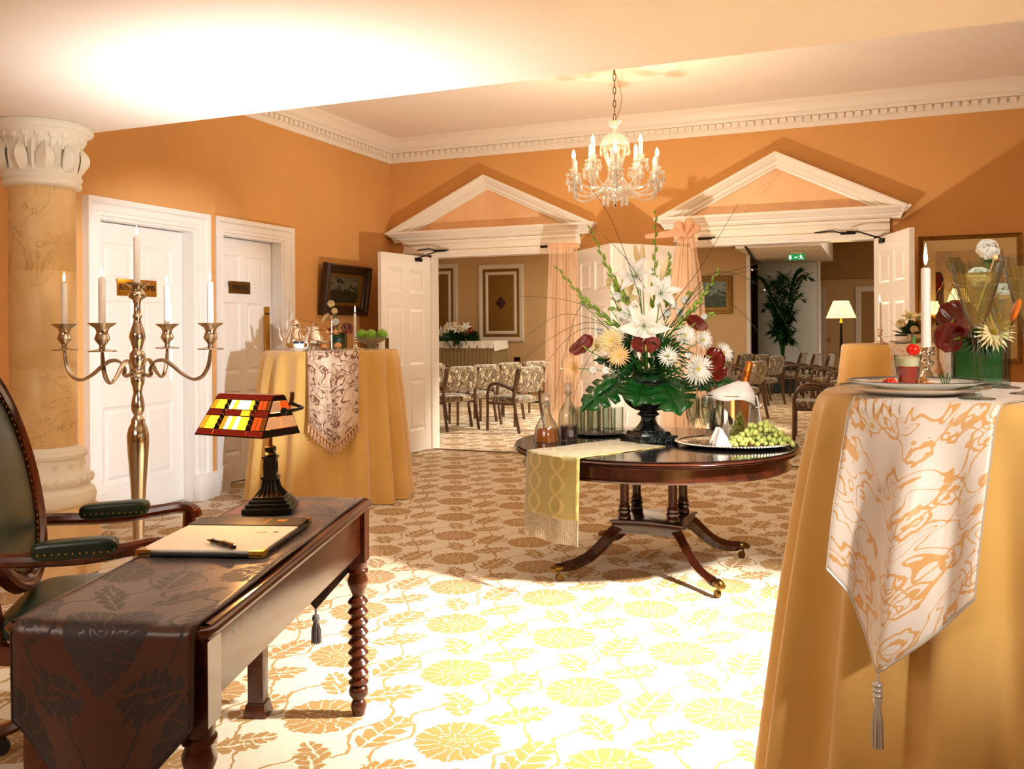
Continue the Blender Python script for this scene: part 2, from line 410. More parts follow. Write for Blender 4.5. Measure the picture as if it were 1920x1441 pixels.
m, nt, b = new_mat('green_runner_cloth'); co = coords(nt, 'UV'); sep = nt.nodes.new('ShaderNodeSeparateXYZ'); nt.links.new(co, sep.inputs[0])
xx, yy = X(sep.outputs[0]), X(sep.outputs[1]); og = xabs(xmod(xx + .045*xsin(yy*26), .18) - .09) < .012; og2 = xabs(xmod(xx - .045*xsin(yy*26), .18) - .09) < .012
sp = X(noise(nt, co, 120, 2)) > .56
nt.links.new(mixc(nt, xmax(og, og2)*.7 + sp*.2, '#8c7c40', '#b0985a'), b.inputs['Base Color']); setp(b, rough=.42, metal=.15, sheen=.3)
m, nt, b = new_mat('sheer'); nt.nodes.remove(b); out = nt.nodes['Material Output']
t = nt.nodes.new('ShaderNodeBsdfTransparent'); t.inputs[0].default_value = rgb('#ffe6c8'); d = nt.nodes.new('ShaderNodeBsdfDiffuse'); d.inputs[0].default_value = rgb('#f9dec2')
tl = nt.nodes.new('ShaderNodeBsdfTranslucent'); tl.inputs[0].default_value = rgb('#f9dec2'); a1 = nt.nodes.new('ShaderNodeMixShader'); a1.inputs[0].default_value = .35
nt.links.new(d.outputs[0], a1.inputs[1]); nt.links.new(tl.outputs[0], a1.inputs[2]); a2 = nt.nodes.new('ShaderNodeMixShader'); a2.inputs[0].default_value = .55
nt.links.new(t.outputs[0], a2.inputs[1]); nt.links.new(a1.outputs[0], a2.inputs[2]); nt.links.new(a2.outputs[0], out.inputs[0])
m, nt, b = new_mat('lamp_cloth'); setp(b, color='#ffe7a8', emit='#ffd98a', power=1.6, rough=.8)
for nm, c, p in (('pane_amber', '#f0901c', .9), ('pane_yellow', '#ffd02a', 1.6), ('pane_white', '#fff2b0', 2.6), ('pane_orange', '#e0571a', .5), ('pane_red', '#8c1c0c', .22), ('pane_brown', '#8a4a14', .3), ('pane_peach', '#e8b488', .25)):
    plain(nm, c, .2, emit=c, power=p, vary=0)
plain('lead', '#1c1410', .4, metal=.6)
def picture_mat(name, sky, land, dark, hz=.45):
    m, nt, b = new_mat(name); co = coords(nt, 'UV'); sep = nt.nodes.new('ShaderNodeSeparateXYZ'); nt.links.new(co, sep.inputs[0])
    y = X(sep.outputs[1]); n1 = X(noise(nt, co, 5, 5, .6)); n2 = noise(nt, co, 11, 4)
    skyc = ramp(nt, noise(nt, co, 3, 4), [(.3, sky[0]), (.7, sky[1])]); lc = ramp(nt, n2, [(.35, land[0]), (.65, land[1])])
    c1 = mixc(nt, y < (hz + (n1 - .5)*.35), skyc, lc); tree = X(noise(nt, co, 4, 6, .7, .5))
    nt.links.new(mixc(nt, (tree > .56)*(y < .85), c1, dark), b.inputs['Base Color']); setp(b, rough=.3); return m
picture_mat('painting_dark', ('#4a4a3a', '#6a6650'), ('#1c1c10', '#33331c'), '#12140c', .5)
picture_mat('painting_green', ('#8a9a90', '#6a8078'), ('#2c3c2a', '#4a5a38'), '#1c2c22', .5)
picture_mat('painting_village', ('#a8a084', '#d8b078'), ('#6a4a24', '#8a6a38'), '#8f8458', .2)
# ------------------------------------------------------------------ the room
XL, X2, YB, ZC, YS, ZS, ZU = -5.45, -5.28, 9.4, 3.40, 4.02, 2.6, 3.66
YC = 6.13                                       # where the rest-room wall ends and the wall steps back
XR, YR = 3.0, -2.2                              # unseen right wall and rear wall
HY, HX0, HX1, HZ = 18.6, -11.5, 7.5, 3.45       # the hall behind the double doors
OPL = (-4.93, -3.10, 2.285); OPR = (-1.88, -.04, 2.285)   # the two openings: x0, x1, head height
struct(MB().box(((HX0+HX1)/2, (YR+23)/2, -.05), (HX1-HX0, 23-YR, .1)).obj('floor', MAT['carpet'], smooth=0))
b = MB().box(((-7+XR)/2, (YR+YS)/2, ZS+.2), (XR+7, YS-YR, .4)); struct(b.obj('ceiling', MAT['ceiling_paint'], smooth=0))
b = MB().box(((XL-.3+XR)/2, (YS+YB)/2+.1, ZU+.05), (XR-XL+.5, YB-YS+.2, .1)); b.box(((XL-.3+XR)/2, YS+.02, ZU/2+ZS/2+.2), (XR-XL+.5, .04, ZU-ZS-.3)); struct(b.obj('ceiling_upper', MAT['ceiling_paint'], smooth=0))
# back wall with two openings
WT = .16
b = MB()
for x0, x1, z0, z1 in ((XL-.2, OPL[0], 0, ZU), (OPL[0], OPL[1], OPL[2], ZU), (OPL[1], OPR[0], 0, ZU), (OPR[0], OPR[1], OPR[2], ZU), (OPR[1], XR, 0, ZU)):
    b.box(((x0+x1)/2, YB+WT/2, (z0+z1)/2), (x1-x0, WT, z1-z0))
wb = struct(b.obj('wall_back', MAT['wall_paint'], smooth=0))
# left wall (Private) and the wall in front of it (Rest Rooms), door recesses cut out
PD = (6.42, 7.26, 2.27); RD = (4.90, 5.86, 2.235)
b = MB()
for y0, y1, z0, z1 in ((YC-.02, PD[0], 0, ZU), (PD[0], PD[1], PD[2], ZU), (PD[1], YB, 0, ZU)): b.box((XL-.1, (y0+y1)/2, (z0+z1)/2), (.2, y1-y0, z1-z0))
struct(b.obj('wall_left', MAT['wall_paint'], smooth=0))
b = MB()
for y0, y1, z0, z1 in ((YR, RD[0], 0, ZU), (RD[0], RD[1], RD[2], ZU), (RD[1], YC, 0, ZU)): b.box((X2-.1, (y0+y1)/2, (z0+z1)/2), (.2, y1-y0, z1-z0))
struct(b.obj('wall_left_front', MAT['wall_paint'], smooth=0))
# unseen walls: right with a tall window added for the key light, rear
b = MB()
for y0, y1, z0, z1 in ((YR, 2.6, 0, ZU), (2.6, 5.2, 0, .5), (2.6, 5.2, 2.5, ZU), (5.2, YB, 0, ZU)): b.box((XR+.1, (y0+y1)/2, (z0+z1)/2), (.2, y1-y0, z1-z0))
struct(b.obj('wall_right', MAT['wall_paint'], smooth=0))
w = sroot('added_window_1', (XR+.1, 3.9, .5))
b = MB()
for yy in (-1.28, 0, 1.28): b.box((0, yy, 1.0), (.08, .06, 2.0))
for zz in (.03, 1.0, 1.97): b.box((0, 0, zz), (.07, 2.6, .06))
b.obj('window_frame', MAT['white_gloss'], w)
MB().box((.02, 0, 1), (.006, 2.5, 1.9)).obj('pane', MAT['glass'], w)
struct(MB().box(((-7+XR)/2, YR-.1, 1.3), (XR+7, .2, 2.6)).obj('wall_rear', MAT['wall_paint'], smooth=0))
# cornice with dentils
prof = [(0, ZC), (-.012, ZC), (-.012, ZC+.045), (-.03, ZC+.05), (-.03, ZC+.105), (-.06, ZC+.11), (-.065, ZC+.135), (-.10, ZC+.15), (-.13, ZC+.19), (-.15, ZC+.215), (-.17, ZC+.225), (-.17, ZC+.262), (0, ZC+.262)]
cor = struct(MB().sweep([(XL, YC), (XL, YB), (XR, YB)], prof).obj('trim_1', MAT['white_satin'], smooth=25))
dm = MB().box((0, 0, 0), (.052, .03, .048)).obj('dentil', MAT['white_satin'], cor, smooth=0, M=T(XL+.045, 4.2, ZC+.079) @ R(PI/2, 'Z'))
x = XL + .1
while x < 1.6: inst(dm, cor, T(x, YB-.045, ZC+.079)); x += .078
y = 6.2
dm.matrix_local = T(XL+.045, y, ZC+.079) @ R(PI/2, 'Z'); y += .078
while y < YB-.06: inst(dm, cor, T(XL+.045, y, ZC+.079) @ R(PI/2, 'Z')); y += .078
# skirting boards
sk = [(0, 0), (-.03, 0), (-.03, .13), (-.022, .14), (-.026, .155), (-.012, .175), (-.012, .20), (0, .21)]
def skirt(path, name='baseboard'): struct(MB().sweep(path, sk).obj(name, MAT['white_gloss'], smooth=25))
skirt([(X2, RD[1]+.17), (X2, YC), ], 'baseboard_left_front'); skirt([(XL, PD[1]+.2), (XL, YB), (OPL[0]-.15, YB)], 'baseboard_left'); skirt([(OPL[1]+.12, YB), (OPR[0]-.12, YB)], 'baseboard_back'); skirt([(OPR[1]+.12, YB), (XR, YB)], 'baseboard_right')

# ------------------------------------------------------------------ doors
def letters(txt, size, mat, parent, M):
    cu = bpy.data.curves.new('letters', 'FONT'); cu.body = txt; cu.size = size; cu.extrude = .0012; cu.align_x = 'CENTER'; cu.align_y = 'CENTER'
    o = bpy.data.objects.new('letters', cu); COL.objects.link(o); bpy.context.view_layer.update()
    me = bpy.data.meshes.new_from_object(o.evaluated_get(bpy.context.evaluated_depsgraph_get())); bpy.data.objects.remove(o)
    me.materials.clear(); me.materials.append(mat); q = bpy.data.objects.new('lettering', me); COL.objects.link(q); q.parent = parent; q.matrix_local = M; return q
PANELS = {}
def leaf(parent, w, h, M, t=.045, rows=((.245, .84), (1.0, 1.66), (1.80, 2.10)), hs=1.0, name='door_leaf'):
    # x: 0..w, y: thickness, z: 0..h ; a six-panel leaf, each panel a raised field between stiles and rails
    st = .115*w/.9; mid = .1*w/.9; rows = [(a*h/2.25, b_*h/2.25) for a, b_ in rows]
    b = MB(); b.box((w/2, 0, h/2), (w-.004, t*.35, h-.004))
    for x0, x1 in ((0, st), (w/2-mid/2, w/2+mid/2), (w-st, w)): b.box(((x0+x1)/2, 0, h/2), (x1-x0, t, h))
    zs = [0] + [q for r_ in rows for q in r_] + [h]
    for z0, z1 in zip(zs[::2], zs[1::2]):
        for x0, x1 in ((st, w/2-mid/2), (w/2+mid/2, w-st)): b.box(((x0+x1)/2, 0, (z0+z1)/2), (x1-x0, t, z1-z0))
    lf = b.obj(name, MAT['white_gloss'], parent, smooth=0, M=M)
    pw = w/2 - mid/2 - st
    for z0, z1 in rows:
        key = (round(pw, 3), round(z1-z0, 3), t)
        for xc in (st + pw/2, w - st - pw/2):
            if key not in PANELS:
                ph = z1-z0; p = MB()
                for sg in (-1, 1):
                    q = [(0, t*.5), (.012, t*.30), (.03, t*.19), (.055, t*.40)]
                    rings = [[(-pw/2+o, sg*d, -ph/2+o), (pw/2-o, sg*d, -ph/2+o), (pw/2-o, sg*d, ph/2-o), (-pw/2+o, sg*d, ph/2-o)] for o, d in q]
                    vs = [v_ for r_ in rings for v_ in r_]; fs = [(4*i+k, 4*i+(k+1) % 4, 4*i+4+(k+1) % 4, 4*i+4+k) for i in range(3) for k in range(4)] + [(12, 13, 14, 15)]
                    p.add(vs, fs)
                o = p.obj('panel', MAT['white_gloss'], lf, smooth=0, M=T(xc, 0, (z0+z1)/2)); PANELS[key] = o
            else: inst(PANELS[key], lf, T(xc, 0, (z0+z1)/2))
    return lf
arch = [(0, 0), (0, .012), (.018, .018), (.022, .03), (.05, .03), (.056, .036), (.10, .04), (.115, .055), (.15, .06), (.15, 0)]
def frame(parent, w, h, M, sc=1.0, name='architrave'):
    path = [(w/2, 0), (w/2, h), (-w/2, h), (-w/2, 0)]                     # offset to the left of this path points inwards, so the profile is negated
    return MB().sweep(path, [(-o*sc, d) for o, d in arch], M=XZ).obj(name, MAT['white_gloss'], parent, smooth=25, M=M)
RL = R(PI/2, 'Z')                               # local -Y (front) turned to face +X
def side_door(name, X, d, plate, ajar):
    y0, y1, h = d; w = y1-y0
    r = sroot(name, (X, (y0+y1)/2, 0))
    frame(r, w, h, RL, 1.0)
    j = MB()
    for yy in (-w/2-.012, w/2+.012): j.box((-.09, yy, h/2), (.20, .03, h))
    j.box((-.09, 0, h+.012), (.20, w+.05, .03)); j.obj('jamb', MAT['white_gloss'], r, smooth=0)
    for yy in (-w/2-.075, w/2+.075): MB().box((.035, yy, .11), (.07, .17, .22)).obj('plinth_block', MAT['white_gloss'], r, bevel=.006)
    lw = w - ajar
    lf = leaf(r, lw, h-.02, T(-.13, -w/2, .012) @ RL)
    MB().box((-.17, 0, h/2), (.02, w, h)).obj('back_board', MAT['dark_gap'], r, smooth=0)
    return r, lf, lw
r, lf, lw = side_door('door_1', X2, RD, None, .006)
p = MB().box((0, 0, 0), (.40, .008, .13)).obj('name_plate', MAT['brass'], lf, bevel=.003, M=T(lw/2-.02, -.028, 1.735))
letters('REST ROOMS', .062, MAT['ink'], p, T(0, -.0055, 0) @ R(PI/2, 'X'))
r, lf, lw = side_door('door_2', XL, PD, None, .012)
p = MB().box((0, 0, 0), (.30, .008, .115)).obj('name_plate', MAT['old_brass'], lf, bevel=.003, M=T(lw/2-.06, -.028, 1.80))
letters('PRIVATE', .058, MAT['ink'], p, T(0, -.0055, 0) @ R(PI/2, 'X'))
for sx in (-1, 1):
    for sz in (-1, 1): MB().ell((sx*.137, -.005, sz*.045), .006, 8, 6).obj('screw', MAT['brass'], p)
p = MB().box((0, 0, 0), (.085, .006, .62)).obj('push_plate', MAT['brass'], lf, bevel=.003, M=T(lw-.075, -.027, 1.32))
letters('PUSH', .028, MAT['ink'], p, T(0, -.0045, .24) @ R(PI/2, 'X'))
# double doors: jambs, lintels, pediments
def surround(name, x0, x1, h, ped):
    r = sroot(name, (0, YB, 0)); cx = (x0+x1)/2; w = x1-x0
    b = MB()
    for xx in (x0+.015, x1-.015): b.box((xx, WT/2, h/2), (.03, WT+.02, h))
    b.box((cx, WT/2, h-.015), (w, WT+.02, .03)); b.obj('jamb', MAT['white_gloss'], r, smooth=0)
    p0, p1, z0, za = ped; pc = (p0+p1)/2; hw = (p1-p0)/2
    b = MB()                                                            # frieze board with mouldings between opening and pediment
    b.box((pc, -.02, (h+z0)/2-.02), (2*hw-.30, .04, z0-h-.04)); b.box((pc, -.035, h+.03), (2*hw-.30, .06, .025)); b.box((pc, -.04, z0-.09), (2*hw-.30, .08, .03)); b.obj('frieze', MAT['white_satin'], r, bevel=.004)
    cp = [(0, 0), (.05, 0), (.06, .02), (.085, .03), (.09, .045), (.12, .055), (.155, .085), (.165, .09), (.165, .115), (0, .115)]
    b = MB()
    # level cornice, mitred round its two ends
    b.sweep([(pc+hw-.13, .01), (pc+hw-.13, -.0), (pc-hw+.13, -.0), (pc-hw+.13, .01)], [(d, z0-.075+z_) for d, z_ in cp]); b.obj('cornice', MAT['white_satin'], r, smooth=20)
    # raking cornices
    rk = [(0, 0), (0, .06), (.02, .07), (.03, .095), (.06, .105), (.065, .13), (.10, .165), (.115, .175), (.135, .175), (.135, 0)]
    b = MB().sweep([(pc+hw, z0+.035), (pc, za-.0), (pc-hw, z0+.035)], [(.13-o, d) for o, d in rk], M=XZ); b.obj('raking_cornice', MAT['white_satin'], r, smooth=20)
    tz = za - .05; slope = (za-z0-.035)/hw
    MB().prism([(pc-hw+.2, z0+.04), (pc+hw-.2, z0+.04), (pc, z0+.04+(hw-.2)*slope)], .0, .035, M=XZ).obj('tympanum', MAT['peach_marble'], r, smooth=0)
    return r
surround('trim_2', OPL[0], OPL[1], OPL[2], (-5.41, -2.90, 2.52, 3.15)); surround('trim_3', OPR[0], OPR[1], OPR[2], (-2.17, .225, 2.52, 3.15))
def swing(name, hx, ang, lw, closer=True, mirror=False):
    # a leaf hinged on the back wall, swung open into the room; ang measured from +X
    r = sroot(name, (hx, YB-.03, .012), ang); leaf(r, lw, 2.245, T(0, 0, 0)); return r
d3 = swing('door_3', OPL[0]+.0, math.radians(-96), .95)
MB().box((.86, .027, 1.1), (.06, .006, .42)).obj('pull_plate', MAT['old_brass'], d3); MB().box((.931, 0, 1.12), (.004, .02, 2.2)).obj('seal', MAT['dark_gap'], d3)
d4 = swing('door_4', OPL[1]+.02, math.radians(-50), .92); d5 = swing('door_5', OPR[0]-.02, math.radians(230), .92); d6 = swing('door_6', OPR[1]+.0, math.radians(-73), .96)
for d, s in ((d3, 1), (d6, -1)):                                        # door closer arms up at the lintel
    b = MB().tube([(.25, s*.03, 2.22), (.12, s*.2, 2.30), (.0, s*.28, 2.32)], .008, 6); b.box((.25, s*.03, 2.2), (.12, .03, .04)); b.obj('closer_arm', MAT['iron'], d)
for i, (px, py) in enumerate(((1590, 437), (1322, 447), (825, 470), (1025, 462))):
    q = ony(px, py, YB-.07); o = MB().box((0, 0, 0), (.14, .03, .025)).tube([(-.05, 0, 0), (-.14, 0, .03), (-.34, .04, .02)] if i % 2 == 0 else [(.05, 0, 0), (.1, 0, .01)], .007, 6).obj('door_closer_track', MAT['iron']); o.location = q
    tag(o, ('dark metal closer on the lintel beside the hall door next to the framed print', 'small dark metal stop on the lintel beside the curtain tied over the door', 'dark metal closer on the lintel beside the door with a pull plate', 'tiny dark metal stop on the lintel where the curtain hangs straight')[i], 'door closer')
struct(MB().box(((OPL[0]+OPL[1])/2, YB+.02, .004), (OPL[1]-OPL[0], .05, .008)).obj('trim_4', MAT['old_brass'])); struct(MB().box(((OPR[0]+OPR[1])/2, YB+.02, .004), (OPR[1]-OPR[0], .05, .008)).obj('trim_5', MAT['old_brass']))

# ------------------------------------------------------------------ column
cc = at(82, 700, 5.22); CX, CY = cc.x, cc.y
c = thing('marble_column', 'cream marbled column with white leaf capital beside the Rest Rooms door', 'column', (CX, CY, 0)); c.scale = (.95, .95, 1)
oct_ = lambda r: [(r*math.cos(PI/8+i*PI/4+.2), r*math.sin(PI/8+i*PI/4+.2)) for i in range(8)]
MB().prism(oct_(.325), 0, .40).obj('pedestal', MAT['pedestal_paint'], c, bevel=.025)
r0 = .187
base = MB().lathe([(0, .40), (.265, .40), (.285, .42), (.292, .45), (.285, .485), (.262, .505), (.25, .51), (.245, .52), (.265, .53), (.27, .56), (.255, .585), (.225, .595), (.222, .60), (.222, .675), (.235, .68), (.24, .70), (.232, .715), (.205, .72), (.2, .735), (r0, .745)], 48).obj('base', MAT['plaster'], c)
for k in range(14):
    a = k*2*PI/14; b = MB()
    for q in range(6): b.ell((0, .013*math.cos(q*PI/3), .013*math.sin(q*PI/3)), (.006, .0085, .0085), 6, 4)
    b.ell((.003, 0, 0), (.007, .006, .006), 6, 4)
    if k == 0: ros = b.obj('rosette', MAT['plaster'], base, M=T(.222, 0, .637))
    else: inst(ros, base, R(a, 'Z') @ T(.222, 0, .637))
eg = MB().ell((0, 0, 0), (.012, .024, .022), 8, 6).obj('leaf_moulding', MAT['plaster'], base, M=T(.268, 0, .555))
for k in range(1, 30): inst(eg, base, R(k*2*PI/30, 'Z') @ T(.268, 0, .555))
zj = [.745, 1.20, 1.755, 2.245]
for z0, z1 in zip(zj, zj[1:]): MB().lathe([(0, z0), (r0-.002, z0), (r0, z0+.003), (r0, z1-.003), (r0-.002, z1), (0, z1)], 48).obj('shaft_drum', MAT['cream_marble'], c)
cap = MB().lathe(smooth_prof([(r0, 2.235), (.215, 2.245), (.222, 2.262), (.212, 2.275), (.22, 2.285), (.226, 2.30), (.215, 2.315), (.21, 2.36), (.208, 2.44), (.222, 2.50), (.25, 2.54), (.262, 2.555)], 3) + [(.285, 2.562), (.29, 2.575), (.285, 2.598), (0, 2.598)], 48).obj('capital', MAT['plaster'], c)
def petal_leaf(w, h, bow, tip=0):
    def fn(u, v):
        x = (u-.5)*2; ww = w*math.sin(PI*min(1, .12+v*.88))**.8*(1 - .25*v); y = x*ww/2
        return (bow*math.sin(PI*v)*(1-.55*x*x) + .02*abs(x)*0 + tip*v**4 + .012*(1-abs(x))**3, y, h*v)
    return MB().surf(fn, 10, 10)
N = 10
pl = petal_leaf(.115, .165, .055).obj('lotus_leaf', MAT['plaster'], cap, solid=.006, M=T(.205, 0, 2.32)); pb = petal_leaf(.075, .19, .02).obj('lotus_leaf', MAT['plaster'], cap, solid=.005, M=R(PI/N, 'Z') @ T(.205, 0, 2.32))
bd = MB().tube([(0, 0, 0), (.012, 0, .06)], .008, 6).ell((.022, 0, .085), (.016, .026, .03), 8, 6).obj('bud', MAT['plaster'], cap, M=R(PI/N/2, 'Z') @ T(.212, 0, 2.445))
for k in range(2*N):
    if k: inst(bd, cap, R(PI/N/2 + k*PI/N, 'Z') @ T(.212, 0, 2.445))
    if k and k < N: inst(pl, cap, R(k*2*PI/N, 'Z') @ T(.205, 0, 2.32)); inst(pb, cap, R(k*2*PI/N + PI/N, 'Z') @ T(.205, 0, 2.32))

# ------------------------------------------------------------------ pictures
def framed(name, label, w, h, fw, mat_f, mat_p, M, mount=0, depth=.05):
    r = thing(name, label, 'picture'); r.matrix_world = M
    path = [(-w/2, 0), (w/2, 0), (w/2, h), (-w/2, h)]
    pr = [(0, 0), (0, depth*.7), (fw*.12, depth), (fw*.3, depth*.9), (fw*.45, depth*.65), (fw*.7, depth*.6), (fw*.8, depth*.45), (fw, depth*.35), (fw, 0)]
    MB().sweep(path, pr, M=XZ, closed=True).obj('frame', mat_f, r, smooth=25)
    sl = [(fw*.98, 0), (fw*.98, depth*.4), (fw*1.3, depth*.28), (fw*1.3, 0)]
    MB().sweep(path, sl, M=XZ, closed=True).obj('slip', MAT['gilt'], r, smooth=25)
    if mount: MB().sweep(path, [(fw*1.2, .004), (fw*1.2, .012), (fw+mount, .010), (fw+mount, .004)], M=XZ, closed=True).obj('mount', MAT['mount'], r, smooth=0)
    MB().surf(lambda u, v: ((u-.5)*(w-2*fw), -.006, fw + v*(h-2*fw)), 1, 1).obj('canvas', mat_p, r, smooth=0)
    return r
p0 = onx(594, 590, XL); p1 = onx(676, 590, XL); w = p1.y-p0.y
framed('framed_landscape', 'dark landscape painting in a heavy brown frame beside the Private door', w, .555, .11, MAT['dark_frame'], MAT['painting_dark'], T(XL+.015, (p0.y+p1.y)/2, p0.z) @ R(math.radians(7), 'Y') @ RL, depth=.09)
a = ony(1722, 446, YB); b_ = ony(1915, 440, YB)
framed('framed_print', 'large village print with cream mount and slim gilt frame on the orange wall', b_.x-a.x, 1.20, .035, MAT['gilt'], MAT['painting_village'], T((a.x+b_.x)/2, YB-.002, a.z-1.19), mount=.11, depth=.03)
# house and trees of the print, as flat print
q = MB(); pr_ = bpy.data.objects['framed_print']; ww = b_.x-a.x
q.prism([(-ww/2+.145, .35), (-ww/2+.215, .35), (-ww/2+.215, .80), (-ww/2+.19, .86), (-ww/2+.145, .86)], .007, .008, M=XZ).obj('print_house', MAT['chocolate'], pr_, smooth=0)
MB().prism([(-ww/2+.145, .68), (-ww/2+.195, .68), (-ww/2+.19, .84), (-ww/2+.145, .84)], .008, .009, M=XZ).obj('print_roof', MAT['anthurium'], pr_, smooth=0)
# ------------------------------------------------------------------ the hall behind the doors
HZ = 3.45
struct(MB().box((-2, 16.4, HZ+.05), (20, 13.8, .1)).obj('ceiling_hall', MAT['ceiling_paint'], smooth=0))
struct(MB().box((-8.3, 18.7, HZ/2), (6.6, .2, HZ)).obj('wall_hall_far', MAT['hall_paint'], smooth=0))
b = MB().box((-4.9, 20.9, HZ/2), (.2, 4.4, HZ)); struct(b.obj('wall_hall_return', MAT['hall_paint'], smooth=0))
struct(MB().box((-11.6, 14.2, HZ/2), (.2, 9.4, HZ)).obj('wall_hall_left', MAT['hall_paint'], smooth=0))
struct(MB().box((5.1, 16.3, HZ/2), (.2, 13.6, HZ)).obj('wall_hall_right', MAT['hall_paint'], smooth=0))
b = MB().box((.1, 23.1, 1.28), (10.2, .2, 2.56)); struct(b.obj('wall_hall_end', MAT['hall_paint'], smooth=0))
struct(MB().box((.1, 23.08, 3.02), (10.2, .24, .9)).obj('wall_hall_end_upper', MAT['hall_tan'], smooth=0))
wx0, wx1 = -5.0, ony(1400, 600, 19.8).x; zl, zr = 3.42, ony(1400, 474, 19.8).z
struct(MB().prism([(wx0, 0), (wx1, 0), (wx1, zr), (wx0, zl+.6)], 0, .1, M=T(0, 19.9, 0) @ XZ).obj('wall_hall_side', MAT['hall_paint'], smooth=0))
struct(MB().box((wx1+.04, 19.85, zr/2), (.08, .14, zr)).obj('trim_6', MAT['white_gloss'], smooth=0))
struct(MB().box(((wx0+wx1)/2, 20.0, 3.2), (wx1-wx0, .1, .5)).obj('wall_hall_side_upper', MAT['hall_tan'], smooth=0))
b = MB().box((-1.75, 19.0, 3.16), (1.5, 4.2, .58)); struct(b.obj('ceiling_bulkhead', MAT['ceiling_paint'], smooth=0))
b = MB().tube([(-1.95, 13.0, 2.83), (-2.6, 20.6, 2.86)], .025, 6); struct(b.obj('trim_7', MAT['iron']))
struct(MB().box((-3.4, 21.6, 1.45), (1.6, .06, 2.9)).obj('hall_gap_sheet', MAT['dark_frame'], smooth=0))  # dark sheet closing the gap between side wall and partition
pl_, pr2 = ony(1421, 600, 20.9), ony(1535, 600, 20.9)
pt = thing('partition', 'tall pale grey folding partition panel behind the potted palm', 'partition', ((pl_.x+pr2.x)/2, 20.95, 0)); w = pr2.x-pl_.x
MB().box((0, 0, 1.44), (w, .09, 2.84)).obj('panel', MAT['partition'], pt, bevel=.01); MB().box((w/2+.02, 0, 1.44), (.05, .13, 2.86)).obj('edge_strip', MAT['white_gloss'], pt); MB().box((0, -.01, .02), (w, .06, .04)).obj('floor_seal', MAT['rubber'], pt)
for x0, x1 in ((1547, 1512), (1604, 1660)):                              # two framed doors in the end wall
    a = ony(x0, 540, 23.0); c_ = ony(x1, 540, 23.0); lo, hi = min(a.x, c_.x), max(a.x, c_.x)
    r = sroot('door_7' if x0 < 1600 else 'door_8', ((lo+hi)/2, 23.0, 0)); frame(r, hi-lo-.26, 2.25, T(0, 0, 0), .85)
    MB().box((0, -.01, 1.12), (hi-lo-.26, .02, 2.24)).obj('door_leaf', MAT['hall_tan'], r, smooth=0); MB().ell((.3, -.05, 1.1), .03, 8, 6).obj('knob', MAT['brass'], r)
# wall panels
def wall_panel(px0, px1, label, clip=None):
    a = ony(px0, 497, 18.6); c_ = ony(px1, 640, 18.6); w = c_.x-a.x; h = a.z-c_.z
    r = thing('fabric_wall_panel', label, 'wall panel', ((a.x+c_.x)/2, 18.6, c_.z), group='fabric wall panels')
    path = [(-w/2, 0), (w/2, 0), (w/2, h), (-w/2, h)]; pr = [(0, 0), (0, .04), (.03, .05), (.07, .035), (.10, .03), (.10, 0)]
    MB().sweep(path, pr, M=XZ, closed=True).obj('outer_moulding', MAT['white_satin'], r, smooth=25); MB().box((0, -.006, h/2), (w-.1, .012, h-.1)).obj('border_board', MAT['fabric_panel'], r, smooth=0)
    MB().sweep([(x*(1-.34/w), .17 + y*(1-.34/h)) for x, y in path], [(0, 0), (0, .035), (.03, .045), (.08, .02), (.08, 0)], M=XZ, closed=True).obj('inner_moulding', MAT['white_satin'], r, smooth=25)
    MB().box((0, -.012, h/2), (w-.46, .03, h-.46)).obj('fabric', MAT['fabric_panel'], r, bevel=.01)
    MB().prism([(0, -.15), (.13, 0), (0, .15), (-.13, 0)], 0, .05, M=T(0, 0, h/2) @ XZ).obj('diamond_button', MAT['chocolate'], r, bevel=.02)
    return r
wall_panel(898, 983, 'brown fabric wall panel in white mouldings between floral table and sheer curtain'); wall_panel(776, 859, 'brown fabric wall panel in white mouldings behind the green chair')
q = ony(970, 673, 18.6); so = thing('wall_socket', 'small brass double socket on the cream hall wall', 'socket', (q.x, 18.6, q.z))
MB().box((0, -.006, 0), (.15, .012, .1)).obj('plate', MAT['brass'], so, bevel=.003); MB().box((0, -.016, 0), (.1, .01, .05)).obj('switches', MAT['ink'], so, bevel=.003)
# head table on a low platform
a = at(790, 640, 18.6); c_ = at(938, 640, 18.6)
pf = MB().box((-8.6, 17.5, .19), (3.6, 1.9, .38)); tag(pf.obj('platform', MAT['hall_tan'], bevel=.01), 'low panelled platform under the skirted head table', 'platform')
TY = 17.15; tx0, tx1 = ony(785, 640, TY).x, ony(937, 640, TY).x; TZ = 1.16
tb = thing('head_table', 'long head table with pleated olive skirt on the platform', 'table', ((tx0+tx1)/2, TY, .38)); w = tx1-tx0
MB().box((0, 0, TZ-.38-.02), (w, .7, .03)).obj('tabletop', MAT['mahogany'], tb)
for sx in (-1, 1):
    for sy in (-1, 1): MB().box((sx*(w/2-.1), sy*.25, (TZ-.42)/2), (.05, .05, TZ-.42)).obj('leg', MAT['mahogany'], tb)
def pleats(u, v):
    L = w + 1.4; s = u*L; k = .022*abs(math.sin(s*PI/.085))*(.4+.6*v); hh = TZ-.38-.06
    if s < .7: p = (-w/2-.01-k, .35-s)
    elif s < .7+w: p = (-w/2 + s-.7, -.36-k)
    else: p = (w/2+.01+k, -.35 + s-.7-w)
    return (p[0], p[1], hh*(1-v) + .02)
MB().surf(pleats, 260, 3).obj('skirt', MAT['skirt'], tb, smooth=60)
cl = MB().box((0, 0, .006), (w+.03, .75, .012))
